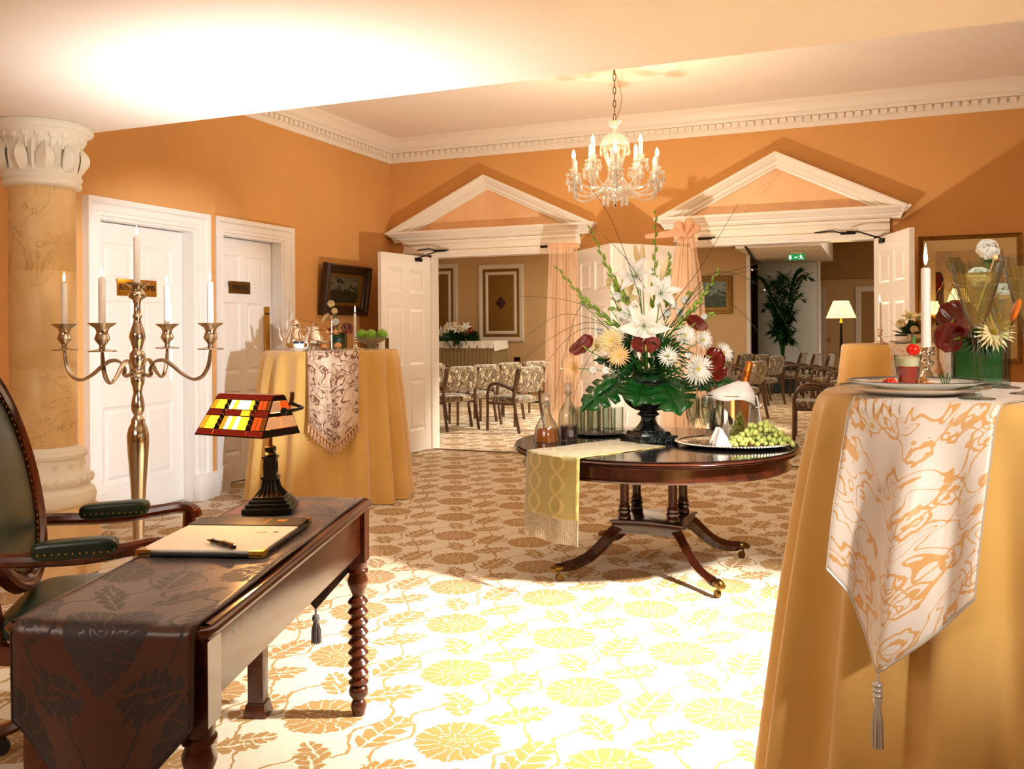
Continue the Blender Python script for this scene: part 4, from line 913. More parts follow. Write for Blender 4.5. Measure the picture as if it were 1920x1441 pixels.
for k in range(5):
    a = k*2*PI/5 + .9; M = R(a, 'Z')
    f_ = MB().tube(spline([(.03, 0, .15), (.16, 0, .12), (.27, 0, .085), (.30, 0, .08)], 5), [.03]*15 + [.022], 8, flat=.7, M=M).obj('foot', MAT['mahogany'], ac)
    MB().lathe([(0, -.012), (.026, -.012), (.028, 0), (.026, .012), (0, .012)], 16, M=M @ T(.295, 0, .029) @ R(PI/2, 'X')).box((.295, 0, .055), (.03, .012, .03), M=M).obj('caster', MAT['rubber'], f_)

# ------------------------------------------------------------------ candles
def candle(p, h, r, label, group, lean=0, lit=1.0):
    t = thing('candle', label, 'candle', p, 0, group)
    MB().lathe([(0, 0), (r, 0), (r*.98, h*.5), (r*.95, h-.006), (r*.8, h), (r*.3, h-.003), (0, h-.004)], 16).obj('wax', MAT['wax'], t)
    MB().tube([(0, 0, h-.005), (.001, 0, h+.006), (.003, 0, h+.012)], .0012, 5).obj('wick', MAT['wick'], t)
    MB().lathe([(0, h+.006), (r*.28, h+.014), (r*.42, h+.024), (r*.3, h+.042), (r*.12, h+.056), (0, h+.066)], 10).obj('flame', MAT['flame'], t)
    return t
# ------------------------------------------------------------------ five-light floor candelabra
KD = 4.95; kb = at(258, 700, KD); ks = KD/F; zy = lambda y: 1.4 - (y - 623)*ks
cd = thing('candelabra', 'tall nickel floor candelabra with four curled arms beside the marble column', 'candelabra', (kb.x, kb.y, 0))
yr = [(1098, 0), (1098, 62), (1094, 64), (1088, 58), (1080, 30), (1070, 16), (1062, 13), (1050, 11), (1030, 10), (960, 11), (940, 12), (900, 14.5), (860, 17.5), (830, 19.5), (815, 19.5), (802, 17), (792, 12), (787, 12.5), (783, 10), (778, 7), (770, 11), (760, 12), (748, 10.5), (736, 7.5), (726, 9), (716, 12), (706, 13), (701, 9), (696, 12), (690, 9), (682, 12), (672, 14.5), (662, 13.5), (656, 9), (650, 9.5), (640, 12), (632, 15), (622, 13), (606, 8), (598, 6.5), (593, 9), (588, 6.5), (570, 6), (562, 8), (558, 15), (552, 16.5), (547, 13), (541, 9.5), (536, 14), (532, 21), (530, 22), (531, 19), (537, 8), (538, 0)]
MB().lathe([(r_*ks, zy(y)) for y, r_ in yr], 28).obj('stem', MAT['nickel'], cd, smooth=50)
RA = 138*ks; fv = math.atan2(S_, C_)
cup = [(0, 656), (23, 656), (24, 654), (12, 652), (5, 650), (5, 645), (9, 640), (13, 634), (11, 628), (9, 622), (12, 615), (20, 610), (23, 607), (24, 606), (20, 608), (8, 612), (8, 616), (0, 616)]
cz = zy(656)
for k in range(4):
    az = TH - .02 + k*PI/2; M = R(az, 'Z')
    h0 = zy(697)
    pts = spline([(.02, 0, h0), (.055, 0, h0-.02), (.075, 0, h0-.012), (.072, 0, h0+.018), (.10, 0, h0+.058), (.15, 0, h0+.062), (.20, 0, h0+.03), (.25, 0, h0-.012), (.31, 0, h0-.042), (.36, 0, h0-.025), (.393, 0, h0+.03), (RA-.003, 0, cz-.03), (RA, 0, cz)], 5)
    ar = MB().tube(pts, [.008 + .004*abs(math.sin(i*.16)) for i in range(len(pts))], 8, M=M).obj('arm', MAT['nickel'], cd)
    MB().lathe([(r_*ks, zy(y)) for r_, y in cup], 20, M=M @ T(RA, 0, 0)).obj('candle_cup', MAT['nickel'], ar, smooth=50)
    p = Vector((kb.x, kb.y, 0)) + M @ Vector((RA, 0, zy(613)))
    candle(p, .245 if k in (0, 2) else .25, .0175, ('white lit candle on the candelabra arm reaching towards the orange wall corner', 'white lit candle on the candelabra arm nearest the Rest Rooms door', 'white lit candle on the candelabra arm in front of the marble column', 'white lit candle on the candelabra arm nearest the writing desk')[k], 'candelabra candles')
candle((kb.x, kb.y, zy(537)), .275, .0175, 'white lit candle in the tall centre cup of the candelabra', 'candelabra candles')
# ------------------------------------------------------------------ cocktail tables under gold cloths
def drape(R0, top, flare, n, seed, amp):
    rr = random.Random(seed); ph = [rr.uniform(0, 6.28) for _ in range(5)]
    def fold(a): return math.cos(n*a + .8*math.sin(2*a+ph[0]) + ph[1]) + .45*math.cos((n*1.0+3)*a + ph[2]) + .2*math.cos((2*n+1)*a + ph[3])
    def fn(u, v):
        a = 2*PI*u
        if v < .12: r_ = R0*v/.12; return (r_*math.cos(a), r_*math.sin(a), top)
        t = (v-.12)/.88
        if t < .02: q = t/.02*PI/2; r_ = R0 + .014*math.sin(q); z = top - .014*(1-math.cos(q))
        else:
            t = (t-.02)/.98; z = top - .014 - (top-.02)*t; f = fold(a)
            r_ = R0 + .014 + flare*t**.85 + amp*f*(t**.55); z += .012*f*t*0
        return (r_*math.cos(a), r_*math.sin(a), max(z, .006))
    return fn
def cloth_table(cx, cy, R0, top, flare, n, seed, amp, label):
    o = MB().surf(drape(R0, top, flare, n, seed, amp), 240, 50, cu=True).obj('tablecloth', MAT['gold_cloth'], smooth=70); o.location = (cx, cy, 0)
    return tag(o, label, 'tablecloth')
def pointed_runner(cx, cy, R0, top, az, W, Lmid, Lside, mat, label, seed, flare, back=.9, tass=None):
    t = thing('table_runner', label, 'table runner', (cx, cy, 0), az)                    # hangs over the rim along local +X
    rr = random.Random(seed); p1 = rr.uniform(0, 6)
    def fn(u, v):
        w = (u-.5)*W; xr = math.sqrt(max(R0*R0 - w*w, .001)) + .016; L = Lmid - (Lmid-Lside)*abs(2*u-1)**1.1
        tot = xr + back*R0 + L; s = v*tot - back*R0
        if s < xr - .008: return (s, w, top + .004)
        k = s - xr
        if k < .012: return (xr + .006 + k*.3, w, top + .002 - max(k, 0)*.5)
        d = k/top; wv = (.028*math.sin(w*34 + p1) + .008*math.sin(w*60))*min(1, k*4)
        return (xr + .012 + flare*d + wv + .012, w*(1 - .1*d) , top - .003 - k)
    MB().surf(fn, 30, 90, uvs=lambda u, v: ((u-.5)*W + seed, v*(R0*2+Lmid))).obj('cloth', mat, t, smooth=60, solid=.003)
    return t, fn
LT = Vector((-4.345, 6.48, 0)); LTZ = 1.24
cloth_table(LT.x, LT.y, .55, LTZ, .10, 17, 5, .045, 'floor-length gold tablecloth on the high table holding silver coffee pots')
to_cam = math.atan2(-LT.y, -LT.x)
t, fn = pointed_runner(LT.x, LT.y, .555, LTZ, to_cam + .02, .40, .72, .55, MAT['rose_runner_cloth'], 'beige floral runner with tasselled point on the table with silver pots', 2, .26)
q = [fn(i/16, 1.0) for i in range(17)]
MB().tube([Vector(p) for p in q], .006, 6).obj('braid', MAT['tassel_rose'], t)
ts = tassel(MAT['tassel_rose'], t, T(*q[0]), .075, .012, 12)
for p in q[1:]: inst(ts, t, T(*p))
RT = Vector((.262, 2.54, 0)); RTZ = 1.235
cloth_table(RT.x, RT.y, .405, RTZ, .13, 15, 11, .05, 'floor-length gold tablecloth on the high table with champagne flutes')
az = math.atan2(-RT.y, -RT.x) - math.radians(21)
t, fn = pointed_runner(RT.x, RT.y, .41, RTZ, az, .325, .545, .375, MAT['pale_runner_cloth'], 'pale satin runner with orange scrolls and silver tassel under the plates', 4, .30)
MB().tube([Vector(fn(i/20, 1.0)) for i in range(21)], .003, 5).obj('hem', MAT['tassel_silver'], t)
for u in (0., 1.): MB().tube([Vector(fn(u, i/50)) for i in range(51)], .002, 5).obj('hem', MAT['tassel_silver'], t)
e = Vector(fn(.5, 1.0))
b = MB().tube([e, e - Vector((0, 0, .02))], .002, 5)
for k in range(3): b.ell(e - Vector((0, 0, .024 + k*.011)), (.011, .011, .007), 12, 6)
b.obj('tassel_knot', MAT['tassel_silver'], t); tassel(MAT['tassel_silver'], t, T(e.x, e.y, e.z-.02), .135, .011, 26)
FT = Vector((.15, 7.62, 0)); FTZ = 1.27
cloth_table(FT.x, FT.y, .44, FTZ, .10, 11, 21, .035, 'floor-length gold tablecloth on the high table before the framed print')
pointed_runner(FT.x, FT.y, .445, FTZ, math.atan2(-FT.y, -FT.x) + .15, .32, .6, .45, MAT['pale_runner_cloth'], 'pale runner on the high table before the framed print', 7, .24)

# ------------------------------------------------------------------ oval drum table
OC = Vector((-1.235, 5.14, 0)); OZ = .742; OR = .815
ot = thing('pedestal_table', 'round mahogany pedestal table with glass top, sabre legs and brass casters', 'table', OC)
MB().lathe([(0, OZ-.045), (OR-.06, OZ-.045), (OR-.025, OZ-.043), (OR-.012, OZ-.038), (OR-.016, OZ-.034), (OR-.004, OZ-.029), (OR-.010, OZ-.024), (OR, OZ-.018), (OR-.004, OZ-.012), (OR-.012, OZ-.008), (0, OZ-.008)], 96).obj('tabletop', MAT['mahogany_dark'], ot, smooth=30)
MB().lathe([(0, OZ-.007), (OR-.012, OZ-.007), (OR-.008, OZ-.004), (OR-.012, OZ), (0, OZ)], 96).obj('glass_top', MAT['black_lacquer'], ot, smooth=30)
MB().lathe([(OR-.085, OZ-.045), (OR-.06, OZ-.046), (OR-.06, OZ-.105), (OR-.05, OZ-.112), (OR-.053, OZ-.122), (OR-.085, OZ-.122)], 96).obj('apron', MAT['mahogany_dark'], ot, smooth=30)
plat = [(-.20, -.20), (-.1, -.175), (0, -.168), (.1, -.175), (.20, -.20), (.175, -.1), (.168, 0), (.175, .1), (.20, .20), (.1, .175), (0, .168), (-.1, .175), (-.20, .20), (-.175, .1), (-.168, 0), (-.175, -.1)]
MB().prism(plat, .235, .305).prism([(x*1.06, y*1.06) for x, y in plat], .298, .312).obj('platform', MAT['mahogany_dark'], ot, bevel=.004)
cp = [(.035, .31), (.038, .32), (.036, .335), (.03, .342), (.037, .352), (.037, .362), (.029, .368), (.034, .378), (.034, .386), (.028, .392), (.026, .42), (.025, .55), (.027, OZ-.055), (.035, OZ-.045)]
for sx in (-1, 1):
    for sy in (-1, 1): MB().lathe(cp, 20, c=(sx*.14, sy*.14, 0)).obj('column', MAT['mahogany_dark'], ot, smooth=45)
for k in range(4):
    M = R(PI/4 + k*PI/2, 'Z')
    pts = spline([(.20, 0, .275), (.27, 0, .24), (.35, 0, .17), (.43, 0, .115), (.53, 0, .082), (.60, 0, .078)], 6)
    lg = MB().tube(pts, [.033 - .012*i/(len(pts)-1) for i in range(len(pts))], 4, M=M, flat=1.35).obj('leg', MAT['mahogany_dark'], ot, smooth=30)
    b = MB().ell((.62, 0, .078), (.04, .026, .024), 12, 8, M=M)
    for q in (-1, 0, 1): b.ell((.652, q*.013, .07), (.016, .008, .016), 8, 6, M=M)
    b.obj('brass_cap', MAT['old_brass'], lg)
    MB().tube([(.625, 0, .06), (.625, 0, .04)], .007, 8, M=M).lathe([(0, -.011), (.020, -.011), (.022, 0), (.020, .011), (0, .011)], 16, M=M @ T(.615, 0, .022) @ R(PI/2, 'X')).obj('caster', MAT['old_brass'], lg)
# runner across the round table
a0 = onz(1052, 852, OZ); azr = math.atan2(a0.y-OC.y, a0.x-OC.x); azr = math.radians(-117.4)
gr = thing('table_runner', 'olive brocade runner with a cord fringe hanging over the pedestal table', 'table runner', (OC.x, OC.y, 0), azr); GW = .41
def grun(u, v):
    w = (u-.5)*GW - .007; xr = math.sqrt(OR*OR - w*w); L = .32; s = v*(xr + L - .13) + .13
    if s < xr - .004: return (s, w, OZ + .003 + .001*math.sin(s*20+w*30))
    k = s - xr
    return (xr + .008 + .05*k + .006*math.sin(w*26)*k*3, w, OZ + .001 - max(k, 0))
MB().surf(grun, 20, 70, uvs=lambda u, v: (u*GW, v*1.1)).obj('cloth', MAT['green_runner_cloth'], gr, smooth=60, solid=.003)
b = MB()
for k in range(64):
    p = Vector(grun((k+.5)/64, 1.0)); b.tube([p, p + Vector((.004, .001*math.sin(k), -.06)), p + Vector((.006, .002*math.cos(k*3), -.125))], .0026, 4)
b.obj('fringe', MAT['fringe'], gr)
# second end of that runner hanging behind, under the far rim
# ------------------------------------------------------------------ things on the pedestal table
def put(px, py, d=None, z=OZ+.001): p = onz(px, py, z); return Vector((p.x, p.y, z))
def decanter(p, label, liquid, h, prof, lq, rz=0):
    t = thing('decanter', label, 'decanter', p, rz, 'decanters on the pedestal table')
    MB().lathe(prof, 32, mod=lambda a, z: 1 + (.02*math.cos(a*16) if z < h*.5 else 0)).obj('body', MAT['cut_glass'], t, smooth=40)
    MB().lathe(lq, 28).obj('liquor', liquid, t)
    MB().lathe([(0, h-.03), (.012, h-.03), (.013, h), (.02, h+.008), (.024, h+.02), (.026, h+.045), (.022, h+.05), (0, h+.05)], 12).obj('stopper', MAT['crystal'], t, smooth=20)
    return t
d = onz(1025, 828, OZ); 
decanter(put(1025, 828), 'cut-glass decanter of amber whisky on the pedestal table', MAT['whisky'], .235, [(.0, .004), (.062, .004), (.075, 0), (.073, .03), (.066, .08), (.052, .115), (.034, .145), (.021, .175), (.018, .2), (.018, .21), (.026, .214), (.022, .225), (.022, .235)], [(0, .006), (.066, .006), (.066, .03), (.060, .075), (0, .075)])
decanter(put(1066, 824), 'tall fluted decanter of dark port on the pedestal table', MAT['port_wine'], .29, [(.0, .004), (.055, .004), (.059, 0), (.059, .10), (.058, .15), (.05, .18), (.034, .205), (.021, .225), (.017, .25), (.019, .275), (.026, .28), (.024, .29)], [(0, .006), (.053, .006), (.053, .085), (0, .085)])
tt = put(1118, 812); ty = thing('round_tray', 'black round tray under the group of tumblers', 'tray', tt); MB().lathe([(0, 0), (.15, 0), (.19, .002), (.2, .012), (.197, .014), (.185, .006), (0, .005)], 40).obj('tray_dish', MAT['black_lacquer'], ty)
tm = thing('tumbler', 'clear straight tumbler on the black round tray', 'glass', (0, 0, 0), 0, 'tumblers on the black tray'); tm.scale = (1.28,)*3
MB().lathe([(0, .002), (.028, .0), (.031, .003), (.032, .125), (.030, .125), (.029, .012), (0, .010)], 24).obj('bowl', MAT['glass'], tm)
MB().lathe([(.029, .002), (.0325, .004), (.0328, .012), (.029, .013), (0, .013)], 16).obj('base', MAT['crystal'], tm)
for i, (dx, dy) in enumerate(((-.09, -.06), (-.02, -.085), (.055, -.07), (.1, -.01), (.035, .005), (-.045, .0), (-.1, .03), (0, .08))):
    p = tt + R(TH, 'Z').to_3x3() @ Vector((dx*1.3, dy*1.3, .007))
    if i == 0: tm.location = p
    else: dup(tm, p)
ur = put(1216, 826); un = thing('urn', 'black marbled gadrooned urn on the pedestal table', 'urn', ur, TH + .35)
MB().box((0, 0, .02), (.25, .25, .04)).box((0, 0, .05), (.20, .20, .02), taper=.9).obj('plinth', MAT['black_marble'], un, bevel=.004)
MB().lathe(smooth_prof([(.09, .058), (.092, .066), (.075, .078), (.052, .105), (.042, .13), (.046, .145), (.062, .152), (.064, .162), (.05, .172), (.052, .18)], 3), 32).obj('foot', MAT['black_marble'], un)
MB().lathe(smooth_prof([(.03, .175), (.075, .183), (.115, .21), (.14, .25), (.146, .285), (.135, .315), (.12, .325)], 4), 96, mod=lambda a, z: 1 + .05*abs(math.cos(a*8))*math.sin(PI*min(1, max(0, (z-.175)/.15)))).obj('bowl', MAT['black_marble'], un, smooth=60)
MB().lathe([(.118, .32), (.124, .33), (.118, .34), (.128, .352), (.13, .36), (.11, .358), (0, .34)], 40).obj('rim', MAT['black_marble'], un, smooth=40)
# silver tray
tc = (put(1238, 838) + put(1475, 836))/2; tr = thing('silver_tray', 'oval silver tray with roped rim under flutes, bucket and grapes', 'tray', (tc.x + .035, tc.y + .125, OZ+.001), TH)
el = lambda k, i, n: ((.335+k)*math.cos(2*PI*i/n), (.29+k)*math.sin(2*PI*i/n))
MB().surf(lambda u, v: ((.32*v)*math.cos(2*PI*u), (.29*v)*math.sin(2*PI*u), .004 + .014*max(0, v-.8)*5), 60, 10, cu=True).obj('dish', MAT['silver'], tr, smooth=50, solid=.003)
b = MB()
for i in range(110):
    a = 2*PI*i/110; b.ell((.322*math.cos(a), .292*math.sin(a), .019), (.010, .006, .006), 6, 4, M=None)
b.obj('roped_rim', MAT['silver'], tr)
TRZ = OZ + .008
def flute_v(t, R1, h, stem, mat):
    MB().lathe([(0, 0), (.033, 0), (.034, .002), (.008, .008), (.004, .02), (.004, stem), (.012, stem+.012), (.024, stem+.05), (.030, stem+.09), (R1, h), (R1-.002, h), (.027, stem+.09), (.020, stem+.05), (0, stem+.015)], 24).obj('glass_body', mat, t)
fl_ = thing('champagne_flute', 'empty champagne flute on the silver tray', 'glass', (0, 0, 0), 0, 'empty flutes on the silver tray'); flute_v(fl_, .027, .215, .075, MAT['glass']); fl_.scale = (1.2,)*3
def on_tray(x, y): return Vector(tr.location) + R(TH, 'Z').to_3x3() @ Vector((x, y, TRZ - OZ - .001))
for i, (x, y) in enumerate(((-.24, -.015), (-.19, -.11), (-.205, .08), (-.15, -.02))):
    if i == 0: fl_.location = on_tray(x, y)
    else: dup(fl_, on_tray(x, y))
bp_ = on_tray(.01, .11); bu = thing('ice_bucket', 'polished steel champagne bucket wrapped with a napkin on the silver tray', 'ice bucket', bp_, TH); bu.scale = (1.28,)*3
MB().lathe([(0, .003), (.088, .003), (.09, 0), (.092, .01), (.102, .20), (.108, .204), (.106, .21), (.098, .206), (.09, .02), (0, .015)], 48).obj('bucket', MAT['chrome'], bu)
for s in (-1, 1): MB().tube(spline([(s*.09, -.04, .15), (s*.125, -.05, .155), (s*.13, -.02, .17), (s*.1, .01, .165)], 4), .006, 8).obj('handle', MAT['chrome'], bu)
np_ = thing('napkin', 'white napkin draped over the champagne bucket', 'napkin', bp_, TH); np_.scale = (1.28,)*3
def nap(u, v):
    a = 2*PI*u; r_ = .112*(1-v) + .022*v; hz = .205 + .062*(v**.75)
    if v == 0: hz -= .012 + .03*max(0, math.cos(a*1.0))
    return (r_*math.cos(a)*(1 + .03*math.sin(5*a)*(1-v)) + .055*v, r_*math.sin(a)*(1 + .03*math.sin(5*a)*(1-v)), hz + .006*math.sin(a*4)*(1-v))
nb = MB().surf(nap, 40, 10, cu=True); nb.surf(lambda u, v: (.113 + .022*v - .03*(u-.5)**2, (u-.5)*.13, .205 - .185*v), 10, 10)
nb.surf(lambda u, v: (-.113 - .008*v, (u-.5)*.10, .205 - .05*v), 8, 6); nb.obj('cloth', MAT['white_linen'], np_, smooth=70, solid=.004)
bo = thing('champagne_bottle', 'champagne bottle with orange foil neck leaning in the bucket', 'bottle', bp_ + Vector((.02, .01, .05)), TH); bo.scale = (1.25,)*3; TB = R(math.radians(13), 'Y')
MB().lathe([(0, 0), (.042, .0), (.043, .12), (.038, .15), (.022, .18), (.018, .2)], 24, M=TB).obj('glass_body', MAT['monstera'], bo)
MB().lathe([(.0185, .195), (.018, .25), (.016, .275), (.0185, .28), (.0185, .295), (.016, .3), (.017, .325), (.012, .335), (0, .336)], 20, M=TB).obj('foil', MAT['copper_foil'], bo)
for i, (px, py) in enumerate(((-.10, -.15), (-.08, -.055))):
    t = thing('folded_napkin', ('white napkin folded into a peak beside the grapes', 'white napkin folded into a peak between flutes and bucket')[i], 'napkin', on_tray(px, py), TH + i*.6)
    MB().surf(lambda u, v: ((u-.5)*.09*(1-v*.85), .012*math.cos((u-.5)*5) + .02*v - (.03*(1-v))*abs(u-.5)*2, .095*v*(1-.25*(u-.5)**2)), 10, 8).surf(lambda u, v: ((u-.5)*.09*(1-v*.85), .045 - .012*math.cos((u-.5)*5) - .02*v, .095*v), 10, 8).obj('fold', MAT['white_linen'], t, solid=.003)
gb = thing('grape_bunch', 'bunch of green grapes piled on the silver tray', 'grapes', on_tray(.115, -.12), TH); rg = random.Random(4)
g0 = MB().ell((0, 0, 0), (.0145, .0145, .0165), 14, 10).obj('grape', MAT['grape'], gb); pts = []
n_ = 0
while n_ < 120:
    x = rg.uniform(-.165, .165); y = rg.uniform(-.06, .06); hmax = .125*(1 - abs((x-.01)/.18)**1.6)*(1-(y/.075)**2*.6) + .012; z = rg.uniform(.013, max(.014, hmax))
    if all((Vector((x, y, z))-q).length > .0215 for q in pts) or n_ > 115:
        pts.append(Vector((x, y, z))); M = T(x, y, z) @ R(rg.uniform(-1, 1), 'X') @ R(rg.uniform(-1, 1), 'Y') @ Matrix.Diagonal((*(rg.uniform(.9, 1.1),)*3, 1)); n_ += 1
        if n_ == 1: g0.matrix_local = M
        else: inst(g0, gb, M)
MB().tube(spline([(-.12, 0, .02), (-.03, .01, .05), (.04, 0, .06), (.1, 0, .03)], 5), .003, 5).tube(spline([(.03, 0, .05), (.02, .01, .09), (.0, .02, .11)], 4), .003, 5).obj('stalk', MAT['stem'], gb)

# ------------------------------------------------------------------ things on the left high table
def lt(px, d): p = at(px, 650, d); return Vector((p.x, p.y, LTZ + (.006 if 570 < px < 668 else .0005)))   # a little higher where the runner lies
def pot(name, label, p, rz, prof, spout, handle, lid):
    t = thing(name, label, name.replace('_', ' '), p, rz)
    MB().lathe(smooth_prof(prof, 4), 32).obj('body', MAT['silver'], t, smooth=60); MB().lathe(smooth_prof(lid, 3), 28).obj('lid', MAT['silver'], t, smooth=50)
    n = len(spline(spout, 6)); MB().tube(spline(spout, 6), [.016 - .010*i/(n-1) for i in range(n)], 10).obj('spout', MAT['silver'], t)
    MB().tube(spline(handle, 6), .006, 8).obj('handle', MAT['silver'], t); return t
pot('coffee_pot', 'tall silver coffee pot with domed lid on the gold cloth', lt(553, 7.74), TH, [(0, .005), (.05, 0), (.055, .01), (.05, .015), (.078, .04), (.088, .075), (.075, .12), (.05, .165), (.04, .2), (.045, .215)],
    [(-.075, 0, .06), (-.11, 0, .09), (-.125, 0, .14), (-.13, 0, .18), (-.15, 0, .205)], [(.04, 0, .19), (.08, 0, .215), (.115, 0, .19), (.11, 0, .13), (.08, 0, .08)], [(.046, .214), (.048, .222), (.04, .24), (.025, .26), (.008, .268), (.005, .275), (.008, .285), (0, .292)])
pot('teapot', 'squat silver teapot beside the tall coffee pot', lt(588, 7.44), TH + .15, [(0, .005), (.05, 0), (.052, .012), (.045, .018), (.085, .045), (.09, .07), (.07, .115), (.05, .15), (.045, .165)],
    [(.08, 0, .055), (.12, 0, .07), (.135, 0, .11), (.15, 0, .145), (.17, 0, .15)], [(-.045, 0, .15), (-.085, 0, .17), (-.12, 0, .145), (-.11, 0, .09), (-.085, 0, .06)], [(.047, .164), (.048, .172), (.038, .19), (.012, .2), (.005, .206), (.009, .216), (0, .222)])
def cup_saucer(p, rz, lab1, lab2, sc=1.0):
    s = thing('saucer', lab1, 'saucer', p, rz); s.scale = (sc,)*3; MB().lathe([(0, .004), (.03, 0), (.035, .003), (.07, .014), (.075, .017), (.07, .018), (.035, .007), (0, .006)], 32).obj('dish', MAT['porcelain'], s); MB().lathe([(.071, .0175), (.0755, .0178), (.073, .0185)], 32).obj('gilt_rim', MAT['gold_rim'], s)
    c = thing('teacup', lab2, 'cup', p + Vector((0, 0, .0075*sc)), rz); c.scale = (sc,)*3
    MB().lathe([(0, .003), (.024, 0), (.026, .004), (.034, .02), (.037, .055), (.035, .055), (.031, .02), (0, .006)], 32).obj('bowl', MAT['porcelain'], c); MB().lathe([(.0365, .042), (.0375, .043), (.038, .054), (.037, .055)], 32).obj('painted_band', MAT['navy_band'], c)
    MB().tube(spline([(.035, 0, .045), (.055, 0, .048), (.06, 0, .03), (.05, 0, .015), (.033, 0, .014)], 5), .0035, 8).obj('handle', MAT['porcelain'], c)
cup_saucer(lt(560, 7.22), TH, 'white saucer under the teacup by the silver pots', 'white teacup with dark rim before the silver coffee pot', 1.25)
cs = thing('cake_stand', 'two-tier silver cake stand beside the square flower vase', 'cake stand', lt(622, 7.30), TH)
MB().lathe([(0, .004), (.095, .004), (.10, .012), (.104, .014), (.098, .015), (0, .008)], 32).obj('lower_plate', MAT['silver'], cs); MB().lathe([(0, .125), (.06, .125), (.068, .132), (.072, .134), (.06, .13), (0, .13)], 32).obj('upper_plate', MAT['silver'], cs); MB().lathe([(0, 0), (.03, 0), (.03, .005), (.005, .01), (.004, .24), (0, .24)], 12).tube([(0, .022*math.cos(a), .26+.022*math.sin(a)) for a in [2*PI*i/16 for i in range(16)]], .003, 6, closed=True).obj('centre_rod', MAT['silver'], cs)
for i, (dx, dy, z, r_) in enumerate(((-.055, -.03, .015, .03), (.055, -.025, .015, .036), (.03, .045, .015, .028), (-.035, -.01, .134, .022), (.035, -.012, .134, .024))):
    o = MB().ell((0, 0, r_*.6), (r_, r_*.8, r_*.6), 12, 8).ell((0, 0, r_*.95), (r_*.6, r_*.5, r_*.4), 10, 6).obj('pastry', MAT['pastry']); o.location = Vector(cs.location) + R(TH, 'Z').to_3x3() @ Vector((dx, dy, z)); tag(o, 'small golden pastry on the %s plate of the cake stand' % ('lower' if z < .1 else 'upper'), 'pastry', 'pastries on the cake stand')
def stick(p, label, sc=1.0):
    t = thing('candlestick', label, 'candlestick', p); t.scale = (sc,)*3
    MB().lathe(smooth_prof([(.05, 0), (.052, .006), (.04, .012), (.022, .022), (.012, .04), (.009, .05), (.016, .058), (.018, .066), (.010, .074), (.009, .08), (.02, .086), (.017, .095), (.021, .104), (.019, .106), (.012, .1)], 4) + [(0, .1)], 28).obj('stem', MAT['silver'], t, smooth=50); return t
stick(lt(666, 7.5), 'short silver candlestick beside the glass bowl of limes', 1.0); candle(lt(666, 7.5) + Vector((0, 0, .101)), .20, .011, 'white lit candle in the silver candlestick near the limes', 'table candles')
gbw = thing('glass_bowl', 'footed glass bowl holding three green limes', 'bowl', lt(697, 7.42)); gbw.scale = (1.22,)*3; MB().lathe(smooth_prof([(.045, 0), (.045, .01), (.032, .02), (.03, .035), (.045, .045), (.08, .06), (.105, .085), (.108, .09), (.103, .088), (.075, .064), (.03, .05), (0, .048)], 3), 32, mod=lambda a, z: 1 + .02*math.cos(a*14)).obj('bowl', MAT['cut_glass'], gbw)
for i, (dx, dy) in enumerate(((-.082, .012), (.0, -.03), (.085, .012))):
    o = MB().ell((0, 0, 0), (.046, .045, .044), 20, 14).obj('fruit', MAT['lime']); t = thing('lime', ('green lime in the glass bowl nearest the candlestick', 'middle green lime in the glass bowl', 'green lime in the glass bowl nearest the open door')[i], 'lime', Vector(gbw.location) + R(TH, 'Z').to_3x3() @ Vector((dx, dy, .128)), 0, 'limes in the glass bowl'); o.parent = t
    MB().lathe([(0, .042), (.006, .043), (.003, .048), (0, .049)], 8).obj('stalk_end', MAT['stem'], t)

# ------------------------------------------------------------------ things on the right high table
def rt(px, d, z=RTZ+.0055): p = at(px, 700, d); return Vector((p.x, p.y, z))
def plate(p, r, label, rim):
    t = thing('dinner_plate', label, 'plate', p); MB().lathe([(0, .003), (r*.55, 0), (r*.6, .003), (r*.72, .008), (r*.97, .016), (r, .019), (r*.97, .0205), (r*.7, .012), (r*.58, .007), (0, .006)], 64).obj('dish', MAT['porcelain'], t)
    MB().lathe([(r*.93, .0198), (r*1.0, .0195), (r*.975, .0212), (r*.93, .0206)], 64).obj('gilt_rim', rim, t); return t
pp = rt(1708, 2.13); plate(pp, .172, 'large white charger plate on the pale satin runner', MAT['gold_rim']); pp2 = pp + Vector((0, .015, .0125)); plate(pp2 + Vector((.008, 0, 0)), .152, 'white plate with dark rim stacked on the charger', MAT['navy_band'])
PZ = pp2.z + .0075
def onplate(px, d): p = rt(px, d, PZ); return p
pf_ = thing('parfait_glass', 'small glass of red jelly topped with cream on the plate', 'dessert', onplate(1702, 2.14))
MB().lathe([(0, .002), (.021, 0), (.022, .004), (.031, .073), (.030, .073), (.021, .008), (0, .006)], 28).obj('glass', MAT['glass'], pf_); MB().lathe([(0, .007), (.0205, .007), (.0255, .046), (0, .046)], 24).obj('jelly', MAT['jelly'], pf_); MB().lathe([(0, .0462), (.0256, .0462), (.0288, .065), (.02, .068), (0, .07)], 24).obj('cream', MAT['foam_cream'], pf_)
sb = thing('strawberry', 'red strawberry slice with green stalk on the dessert glass rim', 'strawberry', onplate(1702, 2.14) + Vector((.012, .002, .085))); MB().ell((0, 0, 0), (.016, .012, .014), 14, 10, M=R(.5, 'Y')).obj('fruit', MAT['strawberry'], sb); MB().tube([(.0, 0, .011), (.002, 0, .022), (.004, 0, .032)], .004, 6).obj('stalk', MAT['stem'], sb)
ga = thing('tomato_garnish', 'orange tomato petal garnish on crumbs on the plate', 'garnish', onplate(1668, 2.14)); b = MB()
for k in range(5): b.ell((.008*math.cos(k*1.3), .008*math.sin(k*1.3), .008), (.012, .004, .009), 8, 6, M=R(k*.8, 'Z') @ R(.5, 'Y'))
